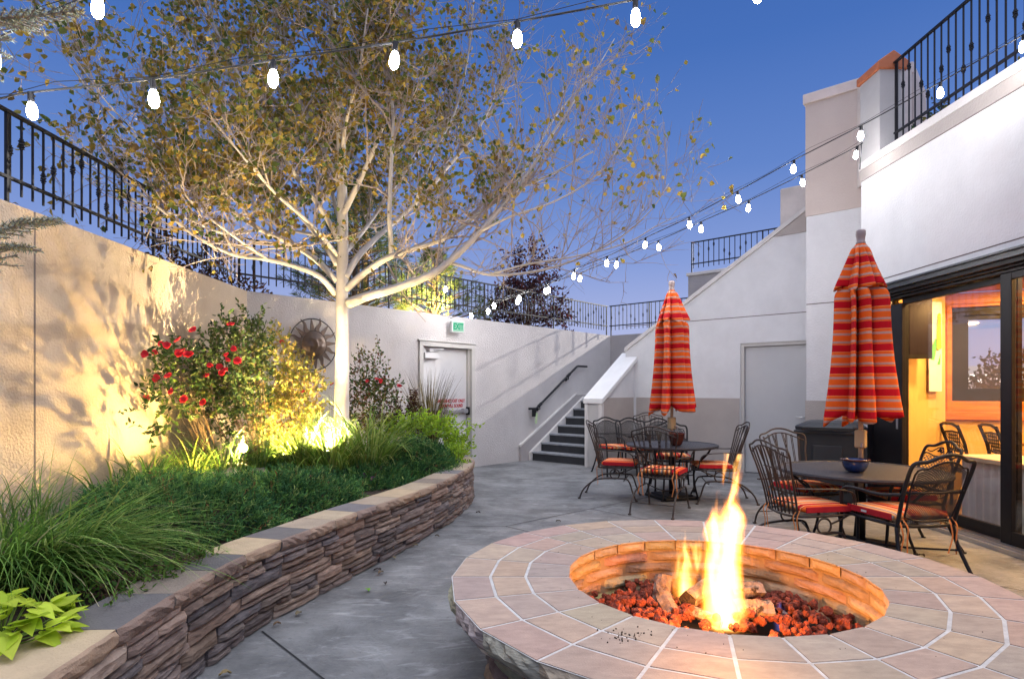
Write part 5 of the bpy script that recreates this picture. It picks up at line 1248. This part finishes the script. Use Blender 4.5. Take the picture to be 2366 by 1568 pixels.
t = spray_plant('flowering_shrub', 'shrub beside the trunk with uplight blaze put into its gold leaves', (-2.62,7.55,.44),
    [(W(640,860,7.3),(.36,.36,.58)), (W(690,905,7.35),(.30,.33,.42)), (W(660,965,7.3),(.42,.38,.36)), (W(720,915,7.35),(.16,.25,.30))], 680, 6, .050, [(.38,.34,.06),(.48,.40,.08),(.26,.29,.05),(.50,.34,.09)], stems=30)  # gold leaf colours carry the yellow of the uplight
blooms(t, [W(652,790,7.2), W(700,905,7.2)], s=.8)
t = spray_plant('rose_bush', 'ragged rose bush with reddish tips right of the birch trunk', (-1.95,8.35,.44),
    [(W(855,860,8.4),(.26,.26,.42)), (W(850,930,8.3),(.38,.32,.45)), (W(885,905,8.4),(.30,.26,.22)), (W(825,960,8.2),(.22,.2,.35))], 380, 5, .048, ROSE+[(.16,.12,.03),(.15,.06,.035)], stems=22)
blooms(t, [W(x,y,8.1) for x,y in [(849,880),(870,876),(922,892),(797,906),(768,888),(880,880)]], s=.8)
t = spray_plant('celosia', 'dark maroon plumed plant in front of the exit door edge', (-1.55,9.2,.44),
    [(W(916,935,9.15),(.07,.07,.12)), (W(919,965,9.15),(.05,.06,.18)), (W(953,930,9.15),(.085,.08,.20)), (W(950,965,9.1),(.09,.08,.20)), (W(908,975,9.1),(.13,.1,.12)), (W(960,985,9.1),(.14,.1,.10))], 260, 6, .038, [(.055,.008,.010),(.08,.012,.014),(.035,.006,.008)], stems=12, shell=.0)
def clump(name, label, base, N, L, spread, lean, curl, width, cols, az=None, p=None, group='grass clumps in the planter', rad=.12):
    t = thing(name, label, 'grass', base, 0, group); n = N
    a0 = RNG.uniform(0, 2*PI, n); rr = rad*np.sqrt(RNG.uniform(0,1,n)); bs = np.stack([rr*np.cos(a0), rr*np.sin(a0), np.zeros(n)], 1)
    A = a0 + RNG.normal(0,.5,n) if az is None else RNG.normal(az[0], az[1], n)
    blades('blades', bs, A, RNG.uniform(.55,1.1,n)*L, np.abs(RNG.normal(lean,.16,n)), RNG.uniform(curl*.5,curl*1.3,n), RNG.uniform(.7,1.2,n)*width, m_grass, t, pick(cols, n, .25, p), K=8); return t
GR = [(.10,.22,.05),(.14,.28,.06),(.08,.18,.05),(.22,.32,.08)]
GL = [(.22,.36,.06),(.32,.42,.08),(.14,.26,.05),(.44,.48,.14)]  # yellower set for clumps by the uplights, lamp glow put into the colour
for i, (px, py, Y, Lh, N, lb) in enumerate([(335,1150,5.6,.55,110,'arching grass clump below the sparse rose'), (440,1120,6.15,.60,210,'bright grass clump in front of the lit wall glow'), (520,1110,6.45,.62,210,'grass clump beside the pale rocks'),
        (610,1100,6.7,.58,190,'grass clump behind the pale rocks'), (700,1085,6.7,.76,330,'tall bright grass clump left of the birch trunk'), (770,1092,6.55,.82,330,'glowing grass clump hiding the uplight at the trunk foot'), (850,1085,6.8,.88,340,'long loose grass clump right of the trunk'), (262,1170,5.1,.50,70,'thin grass clump near the wall joint'),
        (640,1000,7.55,.6,90,'thin grass clump among the shrub stems')]):
    p_ = W(px,py,Y); clump('ornamental_grass', lb, (p_.x,p_.y,.44), int(N*.8), Lh*1.28, 0, .25, 1.9, .017, GL if i in (1,4,5,6) else GR, rad=.17)
clump('fountain_grass', 'big dark green fountain grass sweeping over the planter caps', (-2.55,3.16,.46), 1000, .98, 0, .92, 1.15, .0105, [(.15,.30,.055),(.21,.38,.07),(.09,.20,.045),(.36,.46,.13),(.62,.56,.34)], az=(-.35,.65), p=[.3,.3,.22,.14,.04], rad=.26)
clump('fountain_grass', 'small fountain grass tuft at the left edge of the photograph', (-3.22,3.95,.46), 170, .70, 0, .35, 1.3, .0075, [(.12,.25,.07),(.18,.32,.09),(.28,.36,.12)], az=(.0,1.2), rad=.2)
t = clump('feather_grass', 'upright brown tipped feather grass in front of the exit door', (-1.27,9.25,.44), 330, 1.30, 0, .06, .55, .011, [(.13,.10,.04),(.20,.15,.06),(.07,.065,.025),(.30,.22,.10)], rad=.10)
t = clump('dry_grass', 'short dry twiggy grass right of the feather grass', (-1.02,9.2,.44), 70, .70, 0, .30, .3, .007, [(.14,.08,.05),(.10,.06,.04)], az=(.0,.5), rad=.06)
def juniper(label, cx, cy, rx, ry, h, rot, n, z0=.42):
    """low mound of feathery needle sprigs"""
    n = int(n*1.7); t = thing('juniper_shrub', label, 'shrub', (cx,cy,z0), 0, 'juniper shrubs in the planter')
    a = RNG.uniform(0, 2*PI, n); r = np.sqrt(RNG.uniform(0,1,n)); x, y = r*np.cos(a), r*np.sin(a)
    hh = h*np.clip(1-r**3.0, .0, 1) + RNG.uniform(-.09,.04,n) + .07*np.sin(9*x*rx/.6+3*y)*np.cos(11*y*ry/.6-2*x)+.03*np.sin(23*x+4)*np.sin(19*y)
    c, s = math.cos(rot), math.sin(rot); X, Y = x*rx, y*ry; P = np.stack([X*c-Y*s, X*s+Y*c, np.clip(hh-.03,.0,9)], 1)
    out = unit(np.stack([(x*c-y*s)*.9, (x*s+y*c)*.9, .55+.5*(1-r)], 1)) + RNG.normal(0,.38,(n,3)); out = unit(out)
    k = 10; base = np.repeat(P, k, 0); f = np.tile(np.linspace(0,1,k), n)[:, None]; ax = np.repeat(out, k, 0)
    pos = base + ax*f*np.repeat(RNG.uniform(.06,.13,n),k)[:, None]; dr = ax*.75+RNG.normal(0,.42,(n*k,3))
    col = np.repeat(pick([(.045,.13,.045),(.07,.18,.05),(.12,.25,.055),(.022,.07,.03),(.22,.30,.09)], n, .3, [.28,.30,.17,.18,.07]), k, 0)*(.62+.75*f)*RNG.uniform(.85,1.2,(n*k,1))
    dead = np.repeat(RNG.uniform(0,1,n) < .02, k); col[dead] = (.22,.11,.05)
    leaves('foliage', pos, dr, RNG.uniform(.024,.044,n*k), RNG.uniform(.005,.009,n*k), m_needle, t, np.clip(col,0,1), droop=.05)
    b = MB()
    for i in range(26):
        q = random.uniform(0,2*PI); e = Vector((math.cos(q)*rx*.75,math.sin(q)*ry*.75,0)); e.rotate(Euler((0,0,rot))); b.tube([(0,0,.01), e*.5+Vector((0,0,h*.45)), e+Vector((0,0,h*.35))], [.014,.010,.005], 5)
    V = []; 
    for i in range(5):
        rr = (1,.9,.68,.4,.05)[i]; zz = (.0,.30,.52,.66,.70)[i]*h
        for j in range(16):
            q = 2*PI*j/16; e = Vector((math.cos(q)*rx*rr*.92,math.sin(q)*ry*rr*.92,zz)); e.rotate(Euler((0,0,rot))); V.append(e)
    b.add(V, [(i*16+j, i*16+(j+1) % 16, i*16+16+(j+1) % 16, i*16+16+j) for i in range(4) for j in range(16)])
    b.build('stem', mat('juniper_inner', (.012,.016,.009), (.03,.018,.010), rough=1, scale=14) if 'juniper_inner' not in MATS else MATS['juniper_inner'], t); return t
juniper('dark green juniper spreading behind the fountain grass', -2.42,4.30,.72,.62,.30,.2,2300)
juniper('low juniper mound along the caps in the middle of the planter', -2.05,5.15,.78,.55,.24,.9,2500)
juniper('dark juniper below the pale rocks and bright grass', -2.30,5.85,1.0,.50,.11,.6,2500)
juniper('juniper at the left wall below the grass clumps', -2.98,5.2,.60,.80,.20,.1,2100)
juniper('rounded dark juniper at the far bend of the planter', -1.28,7.62,.58,.95,.30,.15,2800)
juniper('juniper sprawling between the magenta flower and trunk', -1.62,6.55,.52,.55,.12,.4,1800)
spray_plant('lime_groundcover', 'bright lime green leafy groundcover behind the far juniper', (-1.25,8.75,.44), [((-1.35,8.65,.90),(.78,.38,.20)), ((-.80,8.45,.62),(.20,.5,.22)), ((-.72,7.9,.55),(.14,.4,.14))], 420, 7, .055, [(.34,.52,.04),(.44,.62,.05),(.24,.42,.04)], stems=12, shell=.1, stemmat=m_brown)
# sweet potato vine
t = thing('sweet_potato_vine', 'bright lime heart leafed vine at the near left corner', 'plant', (-1.97,2.30,.47))
n = 90; a = RNG.uniform(0,2*PI,n); r = np.sqrt(RNG.uniform(0,1,n)); P = np.stack([.25*r*np.cos(a), .25*r*np.sin(a), .045+.12*(1-r**2)+RNG.uniform(-.03,.03,n)], 1)
D = np.stack([np.cos(a)*.8, np.sin(a)*.8, RNG.uniform(-.25,.25,n)], 1)+RNG.normal(0,.3,(n,3)); D = unit(D); S = unit(np.stack([-D[:,1],D[:,0],np.zeros(n)],1)); U = np.cross(D,S)*-1
U[:,2] = np.abs(U[:,2]); Lz = RNG.uniform(.05,.10,n)[:, None]
prof = [(-.05,.0,.0),(-.16,.22,.05),(-.10,.42,.08),(.15,.47,.08),(.45,.34,.05),(.75,.15,.0),(1.05,0,-.10)]
pts = [P+D*Lz*f+S*Lz*w+U*Lz*h for f,w,h in prof] + [P+D*Lz*f-S*Lz*w+U*Lz*h for f,w,h in prof[1:6]]
V = np.stack(pts,1).reshape(-1,3); i = np.arange(n)[:,None]*12
Fq = np.concatenate([i+np.array([[0,1,2,3]]), i+np.array([[0,3,4,6]]), i+np.array([[4,5,6,6]]), i+np.array([[0,9,8,7]]), i+np.array([[0,6,10,9]]), i+np.array([[10,6,11,11]])],0)
Vl = [tuple(v) for v in V]; Fl = [tuple(dict.fromkeys(f)) for f in Fq.tolist()]
me = bpy.data.meshes.new('foliage'); me.from_pydata(Vl, [], Fl); cols = pick([(.56,.72,.06),(.66,.80,.09),(.46,.62,.05)], n, .15); set_cols(me, np.concatenate([cols]*6,0)); link('foliage', me, m_leaf, t)
b = MB()
for q in P[:40]: b.tube([(0,0,0), (q[0]*.6,q[1]*.6,q[2]*.5), tuple(q)], .0025, 4)
b.build('stem', mat('green_stem', (.18,.28,.04)), t)
spray_plant('creeping_greens', 'small leafy green creeper between the vine and fountain grass', (-1.95,2.95,.45), [((-1.92,2.95,.52),(.22,.36,.07)), ((-1.78,3.3,.51),(.12,.3,.05))], 130, 5, .032, [(.09,.20,.04),(.16,.28,.05)], stems=40, shell=.1)
t = spray_plant('petunia', 'small plant with one magenta bloom at the cap edge', (-1.48,6.45,.45), [((-1.46,6.42,.56),(.16,.18,.10))], 50, 5, .035, [(.06,.15,.04),(.09,.2,.05)], stems=6, shell=.1)
mg = rm_.copy(); mg.materials.clear(); mg.materials.append(m_magenta)
blooms(t, [W(861,1106,6.25), W(842,1100,6.3)], mg, 1.0)
for px, py, Y, s_, lb in [(480,1086,6.15,.13,'flat pale rock half buried at the left of the three'), (535,1078,6.3,.16,'broad pale rock in the middle among the grass'), (590,1070,6.45,.12,'upright pale rock at the right of the three')]:
    p_ = W(px,py,Y); b = MB(); blob(b, (0,0,0), s_, (1.3,.9,.55), 12, 8, .22); o = b.build('garden_rock', m_rock); o.location = (p_.x,p_.y,.50); tag(o, lb, 'rock', 'pale rocks in the planter')

# ------------------------------------------------------------------ beyond the walls
def pine(label, x, y, h, r, n, cols):
    t = thing('pine_tree', label, 'tree', (x,y,2.6), 0, 'pines behind the court'); b = MB(); b.tube([(0,0,0),(0.03,0,h*.5),(0,.02,h)], [.09,.06,.015], 8); pos = []; dr = []
    for i in range(n):
        z = h*(.04+.96*random.random()**1.15); a = random.uniform(0,2*PI); rr = r*(1-(z/h)**1.4)*random.uniform(.55,1.05)*(1+.25*math.sin(3*a+z*4)); d = Vector((math.cos(a),math.sin(a),.35)).normalized(); q = Vector((math.cos(a)*rr,math.sin(a)*rr,z+rr*.25))
        if i % 5 == 0: b.tube([(0,0,z-.05), q*.6+Vector((0,0,z*.4)), q], [.02,.012,.005], 4, False)
        for k in range(16): pos.append(tuple(q+d*(.11*random.random())));  dr.append(tuple(d*.8+rv(.55)))
    b.build('trunk', m_brown, t); m = len(pos); leaves('crown', np.array(pos), np.array(dr), RNG.uniform(.09,.16,m), RNG.uniform(.008,.013,m), m_needle, t, pick(cols, m, .25), droop=.02); return t
PC = [(.05,.09,.03),(.08,.12,.035),(.11,.14,.04),(.03,.06,.022)]
q = L2(-6.4,-1.35); pine('tall bushy pine behind the birch trunk, lit yellow from below', q[0], q[1], 2.5, 1.15, 520, PC)
q = L2(-4.6,-1.25); pine('shorter yellow green pine behind the exit sign wall', q[0], q[1], 1.65, .95, 420, [(.08,.13,.03),(.12,.16,.04),(.15,.17,.05)])
q = L2(-5.5,-2.4); pine('dark pine crown standing farthest back behind the birch', q[0], q[1], 3.3, 1.2, 420, [(.03,.05,.02),(.05,.075,.028)])
q = L2(-2.1,-.95); spray_plant('plum_tree', 'purple leafed plum tree behind the long iron fence', (q[0],q[1],2.6), [((q[0],q[1],3.35),(.95,.7,.65)), ((q[0]+.1,q[1]+.1,4.15),(.65,.55,.75)), ((q[0]-.55,q[1]-.3,3.1),(.5,.4,.4)), ((q[0]+.15,q[1],4.6),(.25,.25,.4)), ((q[0]+.7,q[1]+.7,3.05),(.5,.5,.4))], 620, 6, .085, [(.045,.012,.018),(.07,.018,.022),(.03,.010,.014),(.11,.03,.028)], stems=40, stem_r=.014)
spray_plant('red_creeper', 'dark red leafed shrub poking through the fence above the wall corner', (-3.95,7.5,2.6), [((-3.88,7.4,2.85),(.14,.75,.16)), ((-3.9,6.7,2.95),(.12,.35,.28)), ((-3.7,8.25,2.82),(.35,.2,.14)), ((-3.95,7.9,3.1),(.15,.3,.3))], 210, 5, .055, [(.07,.02,.012),(.12,.045,.015),(.16,.08,.02),(.04,.016,.010)], stems=20)
spray_plant('roof_shrub', 'small leafy shrub behind the tall roof railing', (4.95,6.9,4.3), [((4.9,6.8,4.45),(.25,.5,.22)), ((4.9,5.9,4.42),(.2,.5,.16))], 110, 5, .05, [(.06,.10,.04),(.18,.15,.03),(.05,.08,.05)], stems=8)
spray_plant('dark_conifer', 'dark bushy tree outside the far dining room window', (13.5,16.6,0), [((13.5,16.6,.8),(2.0,1.4,1.3)), ((14.0,16.3,1.8),(1.3,1.0,.9)), ((14.3,16.0,2.4),(.7,.6,.6))], 700, 6, .14, [(.02,.035,.02),(.03,.05,.03)], stems=20, stem_r=.03)

# blue spruce reaching in from the left edge
t = thing('spruce_tree', 'blue green spruce with twigs reaching in at the left edge', 'tree', (-3.35,2.0,.44)); SO = Vector((-3.35,2.0,.44))
b = MB(); b.tube([(0,0,0),(.02,0,2.2),(0,.02,4.6)], [.09,.06,.015], 9); pos = []; dr = []
def spruce_branch(P, r=.009):
    c = crom(P, 10); b.tube([p-SO for p in c], [r*(1-.7*i/len(c)) for i in range(len(c))], 5)
    def needles(cc, dens):
        for i in range(len(cc)-1):
            d = (cc[i+1]-cc[i])
            for k in range(int(d.length*dens)):
                f = random.random(); pos.append(tuple(cc[i]+d*f-SO)); v = rv(.6); dr.append(tuple(d.normalized()*.55+v))
    k0 = len(c)//4; needles(c[k0:], 650)
    for i in range(k0, len(c)-2, 2):
        for sg in (-1,1):
            d = (c[i+1]-c[i]).normalized(); s_ = d.cross(Vector((0,0,1))).normalized()*sg; L = .10*(1-i/len(c))+.035; q = [c[i], c[i]+(d*.7+s_*.6)*L*.5, c[i]+(d*.9+s_*.75+Vector((0,0,-.1)))*L]; b.tube([p-SO for p in q], .0035, 4, False); needles(q, 480)
spruce_branch([Vector((-3.35,2.0,4.25)), W(-160,95,2.45), W(-20,48,2.4), W(70,38,2.4), W(190,24,2.4)])
spruce_branch([Vector((-3.35,2.0,3.95)), W(-140,60,2.55), W(0,52,2.5), W(90,62,2.5)])
spruce_branch([Vector((-3.35,2.0,2.45)), W(-170,540,2.5), W(-20,535,2.45), W(60,515,2.45), W(132,508,2.45)])
spruce_branch([Vector((-3.35,2.0,2.35)), W(-120,600,2.5), W(0,572,2.45), W(78,572,2.45)])
b.build('trunk', m_twig, t); m = len(pos); leaves('needles', np.array(pos), np.array(dr), RNG.uniform(.016,.026,m), RNG.uniform(.003,.0045,m), m_needle, t, pick([(.34,.42,.36),(.42,.46,.32),(.5,.44,.22),(.28,.36,.34)], m, .2), droop=.0)

# fallen leaves on the patio, each one by itself
FL = [(850,1365,.05,(.20,.42,.05),'single bright green fallen leaf on the path'),(690,1420,.05,(.20,.16,.09),'pale curled leaf on the path'),(640,1445,.04,(.18,.11,.06),'brown leaf by the planter foot'),(872,1318,.05,(.06,.05,.05),'dark curled leaf on the path'),
      (912,1290,.05,(.28,.24,.15),'cream leaf lying where the planter curves'),(960,1262,.045,(.22,.18,.10),'tan leaf under the planter stones'),(1010,1240,.04,(.12,.10,.07),'dull brown leaf near the far bend'),(1105,1185,.045,(.08,.06,.05),'dark leaf on the open paving'),
      (880,1325,.05,(.14,.10,.06),'brown leaf close to the dark curled one'),(1290,1205,.045,(.10,.09,.06),'small leaf just beyond the fire pit rim'),(1090,1152,.04,(.07,.05,.04),'tiny dark leaf at the planter end'),(520,1560,.05,(.3,.22,.1),'yellowish leaf at the bottom edge of the path'),
      (500,1527,.04,(.10,.08,.06),'grey leaf near the bottom of the planter'),(2130,1285,.05,(.05,.035,.025),'dark leaf under the near armchair'),(890,1350,.035,(.06,.05,.045),'small dark speck of leaf by the green one')]
for px, py, s_, c, lb in FL:
    p_ = F(px, py, .006); b = MB(); b.cur = c; a = random.uniform(0,6.3); V = []
    for k in range(7):
        f = k/6; w = s_*.42*math.sin(PI*min(1,f*1.02))**.7*(1-.3*f)+.0005; z = .004+.012*math.sin(f*PI)*random.uniform(.5,1.2)
        for sg in (-1,0,1): V.append((s_*(f-.5)*1.2, sg*w, z+(.010*abs(sg)*random.uniform(.6,1.3))))
    b.add(V, [(k*3+j, k*3+j+1, k*3+4+j, k*3+3+j) for k in range(6) for j in range(2)]); o = b.build('fallen_leaf', m_dry, color=True)
    o.location = p_; o.rotation_euler = (0,0,a); tag(o, lb, 'leaf', 'fallen leaves on the patio')

# ------------------------------------------------------------------ light
w = bpy.data.worlds.new('World'); sc.world = w; w.use_nodes = True; t = w.node_tree; bg = t.nodes['Background']
tc = nd(t, 'ShaderNodeTexCoord'); sx = nd(t, 'ShaderNodeSeparateXYZ'); t.links.new(tc.outputs['Generated'], sx.inputs[0])
cr = nd(t, 'ShaderNodeValToRGB'); e = cr.color_ramp.elements; SKY = [(0,(.57,.57,.79)),(.10,(.41,.47,.77)),(.20,(.245,.345,.70)),(.33,(.125,.238,.60)),(.48,(.064,.165,.50)),(.62,(.047,.13,.43)),(1,(.036,.095,.36))]
e[0].position, e[0].color = 0, (*SKY[0][1],1); e[1].position, e[1].color = 1, (*SKY[-1][1],1)
for p_, c in SKY[1:-1]: q = e.new(p_); q.color = (*c,1)
t.links.new(sx.outputs[2], cr.inputs[0]); t.links.new(cr.outputs[0], bg.inputs['Color']); bg.inputs['Strength'].default_value = 1.0
def lamp(ty, name, loc, energy, col, size=.05, **kw):
    d = bpy.data.lights.new(name, ty); d.energy = energy; d.color = col
    if ty in ('POINT','SPOT'): d.shadow_soft_size = size
    for k, v in kw.items(): setattr(d, k, v)
    o = bpy.data.objects.new(name, d); COL.objects.link(o); o.location = loc; return o
def aim(o, to): o.rotation_euler = (Vector(to)-Vector(o.location)).to_track_quat('-Z','Y').to_euler(); return o
sun = lamp('SUN', 'overhead_fill', (0,0,20), 3.0, (.95,.97,1.0), angle=math.radians(85)); aim(sun, (-3.2,3.6,0))  # added soft fill from overhead to brighten floor, planter and foliage
# garden uplights: a small housing with a lit lens and a spot lamp
YEL = (1.0,.66,.20)
def uplight(label, loc, to, energy, angle, blend=.6, size=.03, col=YEL):
    t = thing('garden_uplight', label, 'lamp', loc, 0, 'uplights in the planter'); d = (Vector(to)-Vector(loc)).normalized()
    b = MB(); b.tube([Vector((0,0,-.14)), Vector((0,0,-.03))], .012, 6); b.tube([-d*.06, d*.05], [.03,.045], 12, True); b.build('housing', m_pot, t)
    b = MB(); b.tube([d*.051, d*.054], [.040,.040], 12, True); b.build('lens', emit('uplight_lens', (1,.75,.3), 60) if 'uplight_lens' not in MATS else MATS['uplight_lens'], t)
    o = lamp('SPOT', 'uplight_beam', Vector(loc)+d*.07, energy, col, size, spot_size=math.radians(angle), spot_blend=blend); aim(o, to); return t
uplight('uplight glowing in the grass below the rose bush', (-2.86,6.50,.80), (-3.57,4.0,1.75), 900, 128, 1.0)
uplight('uplight glowing in the grass at the birch trunk foot', (-1.98,6.45,.74), (-2.6,7.2,4.6), 2300, 155, 1.0, col=(1,.76,.40))
uplight('uplight behind the tall rose bush at the wall corner', (-2.55,6.75,.66), (-2.75,7.6,2.0), 1100, 165, 1.0)
o = lamp('SPOT', 'pine_beam', (*L2(-5.0,-.55),2.75), 1500, (1,.78,.30), .04, spot_size=math.radians(150), spot_blend=.5); aim(o, (*L2(-5.4,-1.6),3.6))
lamp('POINT', 'fire_light', F(1664,1420,.40), 55, (1,.38,.08), .05)
lamp('POINT', 'fire_light', F(1672,1400,.72), 4, (1,.50,.16), .04)
# dining room ceiling lamps
for x, y in ((5.1,6.6),(6.6,5.6),(5.2,5.0),(7.6,4.6),(6.2,7.0),(5.0,3.6)):
    o = lamp('AREA', 'ceiling_lamp', (x,y,2.712), 80, (1,.58,.20)); o.data.shape = 'DISK'; o.data.size = .20
# parking lot lamp beyond the terrace: throws the fence shadow on the back wall
lx, ly = L2(8.2,2.3); o = lamp('SPOT', 'lot_lamp', (lx,ly,6.35), 9000, (1,.94,.88), .06, spot_size=math.radians(70), spot_blend=.3); aim(o, (*L2(-3,0),1.5))

cam = bpy.data.cameras.new('camera'); co = bpy.data.objects.new('camera', cam); COL.objects.link(co); sc.camera = co
co.location = (0,0,EYE); co.rotation_euler = (PI/2,0,0); cam.sensor_width = 36; cam.lens = 36*1390/2366; cam.shift_y = 116/2366; cam.clip_end = 400; cam.clip_start = .05
sc.view_settings.view_transform = 'Standard'; sc.view_settings.look = 'None'; sc.view_settings.exposure = 0; sc.view_settings.gamma = 1
cy = sc.cycles; cy.use_denoising = True; cy.max_bounces = 8; cy.diffuse_bounces = 3; cy.transparent_max_bounces = 16; cy.sample_clamp_indirect = 4; cy.caustics_reflective = False; cy.caustics_refractive = False; cy.volume_bounces = 0
try: cy.denoiser = 'OPENIMAGEDENOISE'; cy.denoising_input_passes = 'RGB_ALBEDO_NORMAL'
except Exception: pass
